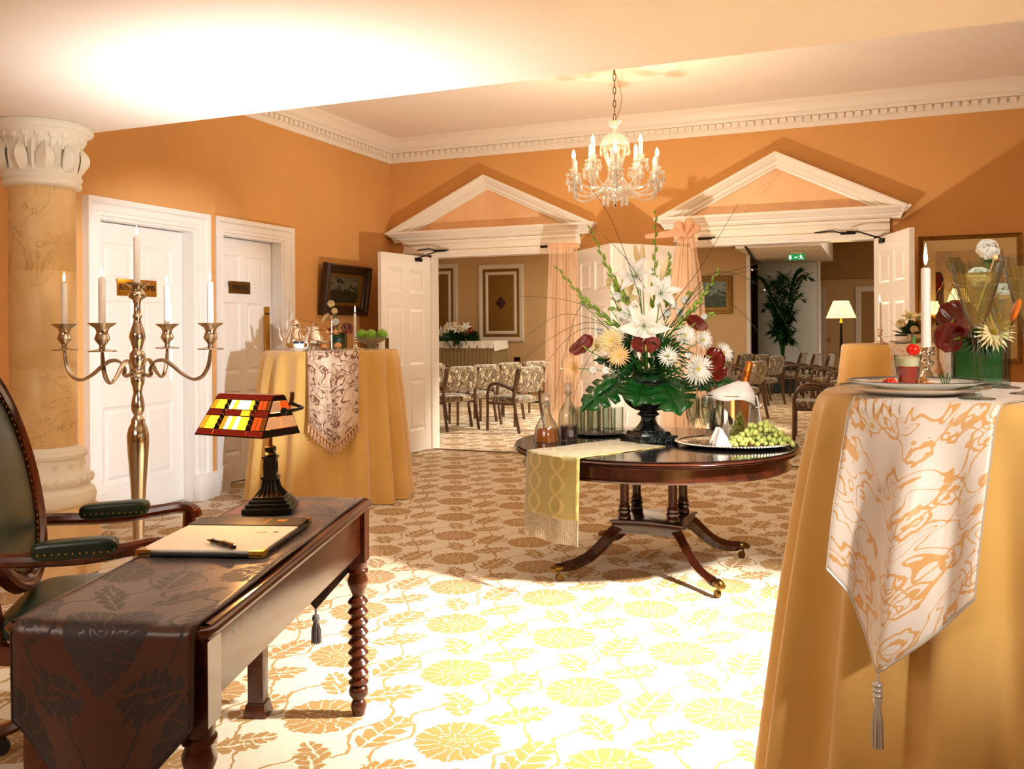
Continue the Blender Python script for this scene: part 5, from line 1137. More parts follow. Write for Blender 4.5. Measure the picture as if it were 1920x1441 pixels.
b.obj('petals', MAT['tomato_flower'], ga); b = MB(); rg = random.Random(8)
for k in range(26): b.box((rg.uniform(-.028, .028), rg.uniform(-.02, .02), .003), (.006, .005, .005), rz=k)
b.obj('crumbs', MAT['chocolate'], ga)
ga = thing('nut_garnish', 'heap of chopped nuts beside the red jelly glass', 'garnish', onplate(1731, 2.14)); b = MB()
for k in range(34): r_ = rg.uniform(0, .022); a = k*2.4; b.box((r_*math.cos(a), r_*math.sin(a), .003 + (.022-r_)*.8*rg.random()), (.008, .006, .006), rz=k)
b.obj('nuts', MAT['pastry'], ga)
ga = thing('chive_garnish', 'green chive sprigs standing on the plate', 'garnish', onplate(1773, 2.12)); b = MB()
for k in range(4): b.tube([(k*.003-.005, 0, 0), ((k-1.5)*.01, .003*k, .03)], .0016, 5)
b.obj('sprigs', MAT['leaf'], ga)
stick(rt(1737, 2.38), 'silver candlestick behind the dessert plate', 1.0); candle(rt(1737, 2.38) + Vector((0, 0, .101)), .215, .0125, 'thick white lit candle in front of the framed print', 'table candles')
def big_flute(p, label, wine, h, extra=None, tilt=0):
    t = thing('champagne_glass', label, 'glass', p)
    s = h/.31
    MB().lathe([(0, 0), (.036, 0), (.037, .002), (.012, .006), (.006, .012), (.006, .10*s), (.009, .13*s), (.014, .165*s), (.028, .205*s), (.042, .255*s), (.056, h), (.0545, h), (.040, .255*s), (.026, .205*s), (.011, .168*s), (0, .162*s)], 32).obj('glass_body', MAT['glass'], t)
    MB().lathe([(0, .165*s), (.011, .170*s), (.0255, .207*s), (.0395, .255*s), (.047, wine*s), (0, wine*s)], 28).obj('champagne', MAT['champagne'], t)
    for k in range(2):
        MB().tube([((.037+.0085*k+.006*math.sin(a))*math.cos(a), (.037+.0085*k+.006*math.sin(a))*math.sin(a), (.235+.03*k)*s + .012*math.sin(a)) for a in [2*PI*i/30 for i in range(31)]], .0012, 5).obj('cut_line', MAT['crystal'], t)
    if extra: MB().ell((.004, 0, .215*s), (.008, .018, .026), 12, 8, M=R(.35, 'Y')).obj('fruit_slice', MAT['orange_slice'], t); MB().tube([(.0, 0, .2*s), (.035, .0, h+.008)], .0013, 5).ell((.036, 0, h+.01), .0065, 10, 8).obj('cocktail_stick', MAT['petal_peach'], t)
big_flute(rt(1832, 1.97), 'champagne flute with an orange fruit slice and cocktail stick', .285, .30, True); big_flute(rt(1884, 2.32), 'champagne flute standing behind the one with fruit', .27, .275); big_flute(rt(1926, 2.10), 'tallest champagne flute at the edge of the runner', .285, .325)
# ------------------------------------------------------------------ things on the far high table
def ft(px, d, z=FTZ+.005): p = at(px, 640, d); return Vector((p.x, p.y, z))
stick(ft(1650, 6.75), 'silver candlestick on the far gold-clothed table', 1.05); candle(ft(1650, 6.75) + Vector((0, 0, .106)), .20, .012, 'white lit candle on the far gold-clothed table', 'table candles')
cup_saucer(ft(1690, 6.72), TH, 'white saucer on the far gold-clothed table', 'white teacup with patterned band on the far table', 1.15)
def lamp_reflection(px, py, label):  # solid glowing shade stands in for a lamp reflected in the print's glass
    p = at(px, py, 8.2); p = ony(px, py, YB-.16); t = thing('reflected_lamp', label, 'lamp', p); 
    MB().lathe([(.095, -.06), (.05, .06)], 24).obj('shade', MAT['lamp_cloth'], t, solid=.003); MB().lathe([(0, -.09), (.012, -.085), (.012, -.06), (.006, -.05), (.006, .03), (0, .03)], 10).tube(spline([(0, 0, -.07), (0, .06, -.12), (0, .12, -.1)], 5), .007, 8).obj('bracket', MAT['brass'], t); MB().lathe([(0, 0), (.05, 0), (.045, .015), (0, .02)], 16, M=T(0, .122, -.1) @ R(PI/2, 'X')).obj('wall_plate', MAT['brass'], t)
lamp_reflection(1747, 577, 'glowing cream shade standing for a lamp reflection in the print beside the thick candle'); lamp_reflection(1797, 553, 'glowing cream shade standing for a lamp reflection in the print behind the red anthurium')
# ------------------------------------------------------------------ flowers
def aim(p, d, roll=0):
    return T(*p) @ Vector(d).to_track_quat('Z', 'Y').to_matrix().to_4x4() @ R(roll, 'Z')
def petal(L, W, cup, curl, base=.12, n=6, m=5):
    # a petal growing along +X, cupped across, curling up (+) or down (-) along its length
    def fn(u, v):
        x = (u-.5)*2; w = W*(base + (1-base)*math.sin(PI*(v**.8)))*.5 if v < .999 else .0004
        return (L*v*math.cos(curl*v*.6), x*w, L*v*math.sin(curl*v*.6) + cup*x*x*w*2)
    return fn
def ring(b, n, L, W, cup, curl, tilt, off=0, z=0, r0=0, M=None, jit=0, rr=random.Random(1), mm=5):
    for k in range(n):
        a = 2*PI*k/n + off + rr.uniform(-jit, jit); Q = R(a, 'Z') @ T(r0, 0, z) @ R(-tilt + rr.uniform(-jit, jit), 'Y')
        b.surf(petal(L*(1+rr.uniform(-jit, jit)), W, cup, curl), 4 if mm < 6 else 8, mm, M=(M @ Q) if M is not None else Q)
    return b
def lily(par, M, s, mat='petal_white'):
    b = ring(MB(), 3, s, s*.42, .25, -.9, 1.0); ring(b, 3, s*.95, s*.5, .25, -.9, .95, PI/3, .001); o = b.obj('lily', MAT[mat], par, smooth=80, solid=.0012, M=M)
    c = MB()
    for k in range(6): a = k*PI/3 + .3; c.tube([(0, 0, .005), (.10*s*math.cos(a), .10*s*math.sin(a), s*.35), (.2*s*math.cos(a), .2*s*math.sin(a), s*.5)], .0012, 4); c.ell((.2*s*math.cos(a), .2*s*math.sin(a), s*.5), (.004, .002, .002), 6, 4)
    c.obj('stamen', MAT['bud_green'], o); return o
def lily_bud(par, M, s, mat='petal_cream'): return MB().lathe(smooth_prof([(.003, 0), (s*.10, s*.2), (s*.13, s*.45), (s*.09, s*.8), (s*.03, s*.97), (0, s)], 3), 8, mod=lambda a, z: 1 + .12*math.cos(3*a)).obj('lily_bud', MAT[mat], par, smooth=60, M=M)
def daisy(par, M, s, mat, layers=2, n=26, eye='flower_eye', nm='gerbera'):
    b = MB()
    for l in range(layers): ring(b, n-4*l, s*(1-.16*l), s*.15, .3, .15, .10+.28*l, l*.11, .002*l, s*.08, jit=.06, mm=3)
    o = b.obj(nm, MAT[mat], par, smooth=80, M=M); MB().lathe([(0, .012*s/.03*.3+.003), (s*.14, s*.10), (s*.17, .0), (0, 0)], 12).obj('flower_eye', MAT[eye], o); return o
def rose(par, M, s, mat='petal_white', nm='rose'):
    b = MB(); rr = random.Random(int(s*1e5))
    for k, (n, L, W, tilt, off, z) in enumerate(((3, .62, .7, 1.45, 0, .12), (4, .8, .85, 1.25, .5, .06), (5, .95, .95, .95, .2, .02), (5, 1.05, 1.0, .55, .7, 0))):
        ring(b, n, s*L, s*W*1.1, .55, 1.3 if k < 2 else .8, tilt, off, z*s, s*.06, jit=.1, rr=rr, mm=8 if s > .036 else 4)
    o = b.obj(nm, MAT[mat], par, smooth=80, solid=.001, M=M); c = ring(MB(), 5, s*.5, s*.2, .2, .1, -.2, .3, -.02*s); c.lathe([(0, -.18*s), (.12*s, -.12*s), (.14*s, -.02*s), (0, 0)], 10); c.obj('sepals', MAT['leaf'], o, smooth=60); return o
def anthurium(par, M, s):
    def fn(u, v):
        a = 2*PI*u; r_ = s*v*(.75 + .25*math.cos(a) + .12*abs(math.sin(a*1.0))) * (1 - .35*math.exp(-((abs(a-PI))/.35)**2)); x = r_*math.cos(a) + s*.25*v; y = r_*math.sin(a)*1.05
        return (x, y, .28*s*v*v*abs(math.sin(a)) - .06*s*math.sin(x*60/s*.2) + .02*s*math.sin(6*a)*v)
    o = MB().surf(fn, 36, 8, cu=True).obj('anthurium', MAT['anthurium'], par, smooth=70, solid=.0015, M=M)
    MB().tube([(0, 0, 0), (s*.12, 0, s*.18), (s*.3, 0, s*.3)], [s*.05, s*.05, s*.02], 8).obj('spadix', MAT['bud_green'], o); return o
def gladiolus(par, base, tip, bend=.03):
    base, tip = Vector(base), Vector(tip); d = tip-base; sd = d.cross(Vector((0, -1, .2))).normalized(); mid = base + d*.5 + sd*bend
    pts = bez([base, mid, tip], 16); o = MB().tube(pts, [.005 - .0035*i/16 for i in range(17)], 6).obj('gladiolus', MAT['stem'], par)
    b = MB()
    for i in range(3, 17):
        t = i/16; q = pts[i]; tn = (pts[min(i+1, 16)]-pts[i-1]).normalized(); s = (1 if i % 2 else -1); L = .085*(1.15-.7*t)
        dr = (tn*1.0 + sd*s*.28).normalized(); b.lathe([(0, 0), (.014*(1.2-.65*t), L*.3), (.012*(1.2-.65*t), L*.55), (0, L)], 6, M=aim(q, dr))
    b.obj('bud', MAT['bud_green'], o, smooth=60); return o
def allium(par, p, base, s=.022):
    o = MB().tube(spline([base, Vector(base).lerp(p, .5) + Vector((.01, 0, .02)), p], 5), .0028, 6).obj('stem', MAT['stem'], par); b = MB(); rr = random.Random(int(p.x*9999) & 255)
    for k in range(22): v = Vector((rr.gauss(0, 1), rr.gauss(0, 1), abs(rr.gauss(0, 1))+.2)).normalized()*s; b.tube([p, p+v], .0009, 4, cap=False); b.ell(p+v, .0045, 6, 4)
    b.obj('flower_head', MAT['bud_green'], o)
def monstera(par, M, L, W, mat='monstera'):
    # outline with deep side slits, drooping
    half = [(0, 0), (-.12, .22), (-.02, .42), (.14, .5), (.2, .30), (.26, .5), (.40, .49), (.42, .22), (.48, .46), (.62, .40), (.62, .18), (.70, .34), (.82, .25), (.86, .12), (1.0, 0)]
    b = MB(); dz = lambda x, y: -.30*L*max(0, x)**2 - .25*L*y*y
    for s in (-1, 1):
        n = len(half); vs = []; fs = []
        for (x, y) in half: vs.append((x*L, s*y*W, dz(x, y)))
        for (x, y) in half: xm = max(x, 0)*.98; vs.append((xm*L, s*.004, dz(xm, 0)))
        for i in range(n-1): fs.append((i, i+1, n+i+1, n+i))
        b.add(vs, fs)
    b.tube([(max(x, 0)*L, 0, dz(max(x, 0), 0)+.001) for x in (0, .25, .5, .75, .97)], .003, 5)
    return b.obj('monstera_leaf', MAT[mat], par, smooth=60, solid=.0015, M=M)
def fan(par, p, dirs, L, mat='dark_leaf', n=14, w=.004, spread=1.0, seed=1):
    b = MB(); rr = random.Random(seed); d = Vector(dirs).normalized(); sd = d.cross(Vector((0, 1, .1))).normalized()
    for k in range(n):
        a = (k/(n-1)-.5)*2*spread; q = (d*math.cos(a) + sd*math.sin(a)).normalized(); Lk = L*rr.uniform(.8, 1.05); m = Vector(p) + q*Lk*.5 + Vector((0, 0, .01)); e = Vector(p) + q*Lk - Vector((0, 0, .18*Lk)); wv = q.cross(Vector((0, -1, .3))).normalized()*w
        b.add([p, m+wv, e, m-wv], [(0, 1, 2, 3)])
    return b.obj('fern_leaf', MAT[mat], par, smooth=0)
def grass(par, pts, pearls=(), mat='grass_stem', r=.0016):
    q = spline(pts, 8); o = MB().tube(q, [r*(1-.55*i/len(q)) for i in range(len(q))], 5).obj('grass_stem', MAT[mat], par)
    for t in pearls: MB().ell(q[min(len(q)-1, int(t*len(q)))], .006, 10, 8).obj('pearl', MAT['porcelain'], o)
FB = ur + Vector((0, 0, .34)); fa = thing('flower_arrangement', 'lavish arrangement of white lilies, gladioli, red anthuriums and monstera in the urn', 'flowers', FB)
FD = 5.33
def fp(px, py, dd=0): return at(px, py, FD+dd) - FB
CAMV = lambda p, up=0, sx=0: (Vector((0, 0, H)) - (FB+p)).normalized() + Vector((C_*sx, S_*sx, up))
MB().lathe([(0, -.06), (.11, -.05), (.12, .0), (.09, .06), (0, .09)], 20).obj('foam', MAT['dark_leaf'], fa)
for (bx, by, tx, ty, bd, dd) in ((1195, 640, 1047, 505, -.05, 0), (1200, 620, 1108, 430, -.02, .05), (1222, 640, 1229, 402, .01, .1), (1245, 600, 1255, 480, .01, .1), (1240, 640, 1345, 510, .05, .05), (1195, 660, 1152, 520, -.03, .08)): gladiolus(fa, fp(bx, by), fp(tx, ty, dd), bd)
for (px, py, s, dd, up, sx) in ((1193, 520, .105, -.02, .5, -.3), (1238, 552, .10, -.05, .5, .3), (1207, 610, .125, -.16, -.25, 0), (1178, 562, .085, .05, .3, -.5), (1185, 590, .08, -.05, 0, -.6)):
    p = fp(px, py, dd); lily(fa, aim(p, CAMV(p, up, sx)), s*1.4, 'petal_white' if px > 1180 else 'petal_cream'); MB().tube(spline([(0, 0, 0), p*.5 + Vector((0, .03, .02)), p], 5), .0035, 6).obj('stem', MAT['stem'], fa)
for (px, py, dx, s) in ((1203, 500, .05, .10), (1196, 496, -.15, .09), (1238, 527, .35, .11), (1262, 560, .2, .07), (1176, 556, -.3, .085), (1145, 545, -.4, .06)):
    p = fp(px, py, .02); lily_bud(fa, aim(p, (dx, 0, 1)), s*1.35); MB().tube([(0, 0, 0), p*.6, p], .003, 6).obj('stem', MAT['stem'], fa)
for (px, py, s, mat, dd, up, sx, nm) in ((1145, 640, .066, 'petal_cream', -.17, .2, -.2, 'chrysanthemum'), (1160, 666, .058, 'petal_peach', -.20, 0, -.1, 'gerbera'), (1075, 690, .058, 'petal_peach', -.1, 0, -1.2, 'gerbera'), (1252, 668, .052, 'petal_white', -.22, .1, .2, 'gerbera'), (1284, 630, .056, 'petal_white', -.15, .3, .4, 'chrysanthemum'), (1318, 637, .056, 'petal_white', -.12, .1, .9, 'gerbera'), (1308, 692, .078, 'petal_white', -.20, -.1, .5, 'chrysanthemum'), (1357, 661, .055, 'petal_white', -.08, .6, 1.0, 'gerbera'), (1118, 648, .045, 'petal_cream', -.1, .3, -.6, 'gerbera')):
    p = fp(px, py, dd); daisy(fa, aim(p, CAMV(p, up, sx)), s*1.2, mat, 3 if nm[0] == 'c' else 2, 30 if nm[0] == 'c' else 24, nm=nm); MB().tube(spline([(0, 0, 0), p*.55 + Vector((0, 0, .02)), p], 5), .003, 6).obj('stem', MAT['stem'], fa)
for (px, py, s, dd, up, sx, rl) in ((1100, 655, .068, -.12, .9, -.5, 2.6), (1211, 658, .07, -.25, .7, 0, 1.6), (1297, 612, .06, -.1, 1.0, .2, .4), (1325, 668, .07, -.16, .5, .5, -.8), (1341, 690, .05, -.15, .2, .6, -1.2)):
    p = fp(px, py, dd); anthurium(fa, aim(p, CAMV(p, up, sx), rl), s*1.25); MB().tube(spline([(0, 0, 0), p*.5, p], 5), .003, 6).obj('stem', MAT['stem'], fa)
for (px, py) in ((1094, 570), (1147, 582), (1188, 576), (1293, 553), (1334, 592)): allium(fa, fp(px, py, -.04), Vector((0, 0, 0)))
for i, (px, py, s, mt) in enumerate(((1112, 697, .03, 'petal_white'), (1136, 698, .028, 'petal_white'), (1270, 686, .028, 'petal_cream'), (1143, 530, .03, 'petal_cream'), (1158, 560, .035, 'petal_white'), (1285, 566, .034, 'petal_white'), (1320, 596, .026, 'petal_white'), (1275, 590, .035, 'petal_white'), (1290, 668, .026, 'petal_white'), (1230, 620, .03, 'petal_cream'), (1170, 600, .04, 'petal_white'), (1250, 590, .04, 'petal_white'), (1262, 575, .035, 'petal_white'), (1180, 630, .04, 'petal_cream'), (1238, 640, .035, 'petal_white'), (1125, 622, .03, 'petal_white'))):
    p = fp(px, py, -.17 if py > 650 else 0); rose(fa, aim(p, CAMV(p, .4)), s*1.25, mt, 'lisianthus')
for (px, py, dx, dy, dz, L, W, dd, mt) in ((1160, 715, -1, -.4, -.45, .28, .24, -.12, 'monstera'), (1205, 712, -.35, -1, -.45, .22, .27, -.14, 'monstera'), (1245, 716, .25, -1, -.5, .26, .32, -.16, 'monstera'), (1310, 704, 1, -.3, .0, .22, .15, -.05, 'monstera'), (1165, 680, -1, -.2, .35, .16, .13, -.1, 'dark_leaf'), (1290, 705, .7, -.8, -.3, .16, .16, -.12, 'dark_leaf'), (1215, 690, 0, -1, .1, .14, .2, -.1, 'dark_leaf')):
    p = fp(px, py, dd); X_ = (R(TH, 'Z').to_3x3() @ Vector((dx, dy, dz))).normalized(); Zv = Vector((0, 0, 1)) - X_*X_.z + Vector((S_, -C_, 0))*.7; Zv = (Zv - X_*Zv.dot(X_)).normalized(); Yv = Zv.cross(X_); M = Matrix((X_, Yv, Zv)).transposed().to_4x4(); M.translation = p; monstera(fa, M, L, W, mt)
rr = random.Random(12)
for k in range(34):
    a = rr.uniform(-PI, PI); p = Vector((.07*math.cos(a), .07*math.sin(a), rr.uniform(.0, .22))); fan(fa, p, (math.cos(a), math.sin(a), rr.uniform(-.1, .9)), rr.uniform(.12, .24), 'dark_leaf' if k % 2 else 'leaf', 9, .0055, .8, k)
for k in range(18):
    a = rr.uniform(0, 2*PI); L = rr.uniform(.1, .17); p = Vector((.05*math.cos(a), .05*math.sin(a), rr.uniform(.05, .26))); d = Vector((math.cos(a), math.sin(a), rr.uniform(.2, 1))).normalized()
    MB().surf(petal(L, .05, .2, .3), 4, 6, M=aim(p, d) @ R(-PI/2, 'Y')).obj('leaf', MAT['leaf'], fa, smooth=70)
for pts, pe in (([(1180, 640), (1130, 590), (1060, 562), (975, 555)], ()), ([(1180, 640), (1130, 605), (1050, 590), (975, 640)], ()), ([(1175, 640), (1120, 605), (1060, 618), (985, 670), (940, 720)], ()), ([(1175, 640), (1100, 615), (1040, 660), (1000, 740)], (.72,)), ([(1170, 620), (1095, 570), (1060, 660), (1035, 780)], (.72,)), ([(1195, 560), (1205, 600), (1190, 680), (1172, 790)], (.62,)), ([(1170, 640), (1130, 640), (1090, 700), (1065, 790)], ()), ([(1250, 620), (1320, 530), (1400, 500), (1445, 485)], ()), ([(1250, 620), (1320, 540), (1390, 510), (1465, 500)], (.72,)), ([(1255, 620), (1330, 515), (1418, 531), (1470, 600), (1530, 720)], (.55,)), ([(1250, 630), (1340, 560), (1420, 620), (1470, 740)], ()), ([(1235, 600), (1300, 520), (1350, 440), (1385, 380)], ()), ([(1200, 560), (1170, 470), (1140, 400), (1100, 340)], ()), ([(1210, 540), (1170, 480), (1130, 440)], ()), ([(1235, 560), (1255, 640), (1270, 730)], ()), ([(1300, 640), (1330, 650), (1350, 720)], (.4,))):
    grass(fa, [fp(x, y, -.1 - .03*i) for i, (x, y) in enumerate(pts)], pe, r=.0022)

# glass cube vases
def cube_vase(p, s, h, label, rz):
    t = thing('cube_vase', label, 'vase', p, rz)
    MB().sweep([(-s/2, -s/2), (s/2, -s/2), (s/2, s/2), (-s/2, s/2)], [(0, 0), (0, h), (.006, h), (.006, .008), (.006, 0)], closed=True).obj('glass_wall', MAT['glass'], t, smooth=0)
    MB().box((0, 0, h*.47 + .006), (s-.03, s-.03, h*.92)).obj('leaf_lining', MAT['monstera'], t, bevel=.008); return t
vp = rt(1826, 2.46); cube_vase(vp, .145, .135, 'clear square vase lined with a green leaf behind the flutes', TH - .25)
fr = thing('rose_posy', 'white roses, red anthurium and gold wire in the leaf-lined vase', 'flowers', vp + Vector((0, 0, .137))); O = Vector(fr.location)
def vpos(px, py, d): return at(px, py, d) - O
for px, py, s, d in ((1853, 485, .047, 2.42), (1836, 536, .048, 2.38), (1880, 560, .04, 2.46)):
    p = vpos(px, py, d); v = (Vector((0, 0, H)) - (O+p)).normalized(); rose(fr, aim(p, v*.75 + Vector((0, 0, .8))), s); MB().tube([(0, 0, -.01), p*.6 + Vector((.005, 0, 0)), p - Vector((0, 0, .006))], .0035, 6).obj('stem', MAT['stem'], fr)
p = vpos(1783, 612, 2.36); anthurium(fr, aim(p, (-.35, -.8, .55), .9), .062); p = vpos(1800, 632, 2.34); anthurium(fr, aim(p, (-.1, -.75, -.55), 2.8), .05)
p = vpos(1862, 622, 2.36); daisy(fr, aim(p, (.3, -1, .1)), .05, 'petal_cream', 2, 22); p = vpos(1815, 598, 2.42); lily(fr, aim(p, (-.2, -1, .5)), .05, 'petal_cream')
for k in range(7):
    a = at(1800+k*3, 625, 2.44) - O; x = 1765 + k*7
    grass(fr, [a, at(1795+k*3, 570-k*4, 2.45) - O, at(x+8, 530-(k % 3)*18+10, 2.46) - O, at(x-6, 545-(k % 3)*10, 2.46) - O, at(x-14, 580, 2.47) - O], (), 'brass', .0012)
for k in range(8): a = k*.8; MB().surf(petal(.06, .03, .2, .2), 4, 5, M=T(.03*math.cos(a), .03*math.sin(a), -.01) @ R(a, 'Z') @ R(-.4, 'Y')).obj('leaf', MAT['leaf'], fr, smooth=70)
lv = lt(634, 7.72); cube_vase(lv, .14, .145, 'clear square vase lined with a green leaf behind the cake stand', TH + .3)
fr2 = thing('rose_posy', 'white roses and dark red anthurium in the vase behind the cake stand', 'flowers', lv + Vector((0, 0, .147))); O2 = Vector(fr2.location); fq = lambda px, py, d=7.65: at(px, py, d) - O2
for px, py, s in ((623, 574, .052), (629, 587, .045), (632, 608, .052)):
    p = fq(px, py); rose(fr2, aim(p, (.2, -.8, .6)), s, 'petal_white' if py > 600 else 'petal_cream'); MB().tube([(0, 0, -.01), p*.5, p], .004, 6).obj('stem', MAT['stem'], fr2)
p = fq(612, 597); daisy(fr2, aim(p, (-.5, -.7, .6)), .055, 'petal_cream', 2, 22); p = fq(644, 620); anthurium(fr2, aim(p, (.3, -.6, .7), .3), .075); p = fq(624, 618); anthurium(fr2, aim(p, (-.3, -.6, .7), 2.4), .06)
grass(fr2, [(0, 0, 0), fq(600, 618), fq(585, 605), fq(560, 598)], (), r=.003); grass(fr2, [(0, 0, 0), fq(605, 612), fq(590, 608), fq(570, 625)], (), r=.002)
# posy on the far table
f3 = ft(1712, 6.95); fr3 = thing('flower_bowl', 'low bowl of cream roses, lilies and dark leaves on the far table', 'flowers', f3); MB().lathe([(0, .003), (.05, 0), (.09, .04), (.095, .07), (.085, .07), (0, .03)], 24).obj('bowl', MAT['silver'], fr3)
rr = random.Random(5); O3 = Vector(f3)
for k in range(26): a = rr.uniform(0, 6.28); MB().surf(petal(.13, .055, .2, .2), 4, 5, M=T(.04*math.cos(a), .04*math.sin(a), .06) @ R(a, 'Z') @ R(-rr.uniform(-.1, 1.2), 'Y')).obj('leaf', MAT['dark_leaf'], fr3, smooth=70)
for px, py, s in ((1691, 612, .06), (1716, 622, .05)): p = at(px, py, 6.85) - O3; rose(fr3, aim(p, (-.2, -.8, .6)), s, 'petal_cream')
for px, py in ((1706, 598), (1722, 600)): p = at(px, py, 6.9) - O3; lily(fr3, aim(p, (0, -.7, .8)), .085, 'petal_cream')
grass(fr3, [(0, 0, .06), at(1690, 620, 6.9) - O3, at(1668, 600, 6.9) - O3], (), r=.002); grass(fr3, [(0, 0, .06), at(1685, 628, 6.8) - O3, at(1655, 632, 6.75) - O3], (), r=.002)
# long spray on the head table
hp = Vector((ony(862, 640, TY-.2).x, TY-.2, TZ+.017)); fr4 = thing('flower_spray', 'long table spray of white roses and lilies with trailing fern on the head table', 'flowers', hp); rr = random.Random(9)
for k in range(46): a = rr.uniform(-1, 1); fan(fr4, Vector((a*.3, rr.uniform(-.08, .08), .08)), (a*1.4 + rr.uniform(-.3, .3), -.5, rr.uniform(-.35, .35)), rr.uniform(.22, .42), 'dark_leaf', 8, .012, .6, k)
for k in range(19):
    x = rr.uniform(-.42, .42); z = .10 + .24*(1 - (x/.45)**2)*rr.uniform(.4, 1); p = Vector((x, -.10 - .05*rr.random(), z))
    if k % 3 == 0: lily(fr4, aim(p, (x, -1, .5)), .14, 'petal_white')
    elif k % 7 == 1: MB().lathe([(0, -.03), (.07, 0), (.05, .06), (0, .075)], 14, M=aim(p, (x, -1, .4))).obj('dahlia', MAT['anthurium'], fr4)
    else: rose(fr4, aim(p, (x, -1, .5)), .085, 'petal_white' if k % 2 else 'petal_cream')

# ------------------------------------------------------------------ chandelier
cp0 = at(1153, 300, 7.4); CZ = lambda y: 1.4 - (y - 616.6)/F*7.4; cs_ = 7.4/F
chd = thing('chandelier', 'crystal chandelier with ten candle bulbs hanging on a chain', 'chandelier', (cp0.x, cp0.y, 0))
MB().lathe([(0, ZU-.03), (.05, ZU-.03), (.055, ZU-.005), (0, ZU-.002)], 20).tube([(0, 0, ZU-.03), (0, 0, CZ(140))], .008, 8).obj('ceiling_hook', MAT['old_brass'], chd)
z = CZ(140); k = 0
lk = [(.011*math.cos(a), 0, .026*math.sin(a)) for a in [2*PI*i/16 for i in range(16)]]; lo_ = None
while z > CZ(222):
    M = T(0, 0, z-.02) @ R((k % 2)*PI/2 + .3, 'Z')
    if lo_ is None: lo_ = MB().tube([(x*1.0, 0, zz*1.25) for x, _, zz in lk], .0035, 6, closed=True).obj('chain_link', MAT['old_brass'], chd, M=M)
    else: inst(lo_, chd, M)
    z -= .055; k += 1
MB().tube(spline([(.01, 0, CZ(138)), (.06, 0, CZ(180)), (.045, 0, CZ(205)), (.01, 0, CZ(228))], 6), .003, 6).obj('cord', MAT['brass'], chd)
MB().lathe([(0, CZ(226)), (.012, CZ(228)), (.02, CZ(236)), (.014, CZ(242)), (.016, CZ(250)), (.014, CZ(262)), (.014, CZ(360)), (0, CZ(361))], 14).obj('stem', MAT['crystal'], chd)
scal = lambda n, a_: (lambda a, z: 1 + a_*math.cos(n*a))
MB().lathe([(.01, CZ(242)), (.03, CZ(236)), (.055, CZ(228))], 48, mod=scal(8, .15)).obj('crown', MAT['crystal'], chd); MB().lathe(smooth_prof([(.015, CZ(246)), (.05, CZ(250)), (.09, CZ(258)), (.115, CZ(270)), (.12, CZ(276))], 3), 64, mod=scal(12, .06)).obj('dome', MAT['crystal'], chd)
MB().lathe(smooth_prof([(.014, CZ(290)), (.05, CZ(296)), (.062, CZ(304)), (.04, CZ(314)), (.02, CZ(320)), (.045, CZ(328)), (.02, CZ(338))], 3), 40, mod=scal(10, .08)).obj('baluster', MAT['crystal'], chd)
MB().lathe(smooth_prof([(.014, CZ(346)), (.07, CZ(352)), (.105, CZ(360)), (.09, CZ(370)), (.03, CZ(376)), (0, CZ(377))], 3), 48, mod=scal(12, .04)).obj('receiver_bowl', MAT['crystal'], chd); MB().lathe([(0, CZ(388)), (.006, CZ(386)), (.005, CZ(374)), (0, CZ(374))], 8).obj('finial', MAT['iron'], chd)
drop = MB().lathe([(0, -.06), (.009, -.052), (.012, -.04), (.007, -.018), (.002, -.006), (.004, -.003), (0, 0)], 8); prot = {}
def pend(par, M, s=1.0):
    s *= 1.35; M = M @ Matrix.Diagonal((s, s, s, 1))
    if 'd' not in prot: prot['d'] = drop.obj('pendant', MAT['crystal'], par, smooth=20, M=M)
    else: inst(prot['d'], par, M)
def swag(par, a, b_, sag, n):
    q = MB()
    for i in range(n+1): t = i/n; p = Vector(a).lerp(Vector(b_), t) - Vector((0, 0, sag*4*t*(1-t))); q.ell(p, (.0085, .0085, .0085), 6, 4)
    q.obj('bead_swag', MAT['crystal'], par)
tips = []
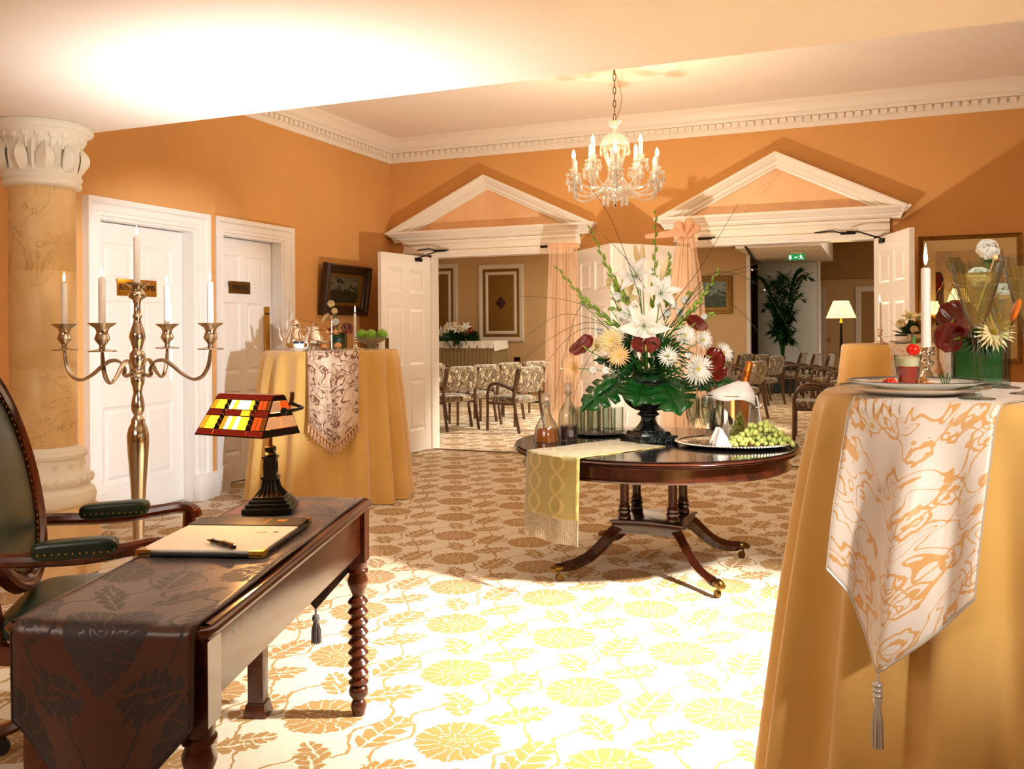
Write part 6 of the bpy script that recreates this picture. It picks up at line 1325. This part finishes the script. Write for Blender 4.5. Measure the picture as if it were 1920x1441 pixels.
def arm_set(n, Rr, y_pan, off, y_root, tl):
    for k in range(n):
        a = off + 2*PI*k/n; M = R(a, 'Z'); zp = CZ(y_pan); zr = CZ(y_root)
        pts = spline([(.03, 0, zr), (.09, 0, zr+.03), (Rr*.5, 0, zr-.035), (Rr*.75, 0, zr-.06), (Rr*.95, 0, zr-.03), (Rr, 0, zp)], 6)
        o = MB().tube(pts, .010, 8, M=M).obj('arm', MAT['crystal'], chd)
        MB().lathe([(0, zp+.004), (.03, zp), (.058, zp+.010), (.064, zp+.020), (.056, zp+.014), (.03, zp+.006), (0, zp+.006)], 36, M=M @ T(Rr, 0, 0), mod=scal(9, .12)).lathe([(.012, zp+.01), (.028, zp+.045), (.036, zp+.06), (.03, zp+.055), (.012, zp+.03)], 27, M=M @ T(Rr, 0, 0), mod=scal(9, .12)).obj('drip_pan', MAT['crystal'], o)
        MB().lathe([(0, zp+.03), (.017, zp+.03), (.0175, zp+.03+tl), (.012, zp+.032+tl), (0, zp+.032+tl)], 14, M=M @ T(Rr, 0, 0)).obj('candle_tube', MAT['wax'], o)
        zb = zp + .032 + tl; MB().lathe(smooth_prof([(.010, zb), (.016, zb+.018), (.013, zb+.04), (.004, zb+.062), (0, zb+.07)], 3), 12, M=M @ T(Rr, 0, 0)).obj('bulb', MAT['bulb'], o)
        for j in range(6): pend(o, M @ T(Rr, 0, 0) @ R(j*PI/3, 'Z') @ T(.058, 0, zp+.008), 1.0)
        pend(o, M @ T(Rr, 0, zp-.02), 1.5)
        w = M @ Vector((Rr, 0, zp-.01)); tips.append(w)
        swag(o, M @ Vector((Rr*.98, 0, zp-.01)), M @ Vector((.1, 0, CZ(352))), .05, 18); swag(o, M @ Vector((.11, 0, CZ(274))), M @ Vector((.05, 0, CZ(318))), .02, 14)
        lamp('bulb_light', 'POINT', Vector((cp0.x, cp0.y, 0)) + M @ Vector((Rr, 0, zb+.10)), 3.2, '#ffdcae', shadow_soft_size=.02)
arm_set(6, .385, 336, TH + .42, 358, .115); arm_set(4, .27, 312, TH + .75, 345, .125)
for k in range(6): swag(chd, tips[k], tips[(k+1) % 6], .10, 26)
for k in range(10): a = 2*PI*k/10; pend(chd, T(.10*math.cos(a), .10*math.sin(a), CZ(366)), 1.1)
for k in range(12): a = 2*PI*k/12; pend(chd, T(.118*math.cos(a), .118*math.sin(a), CZ(277)), .8)
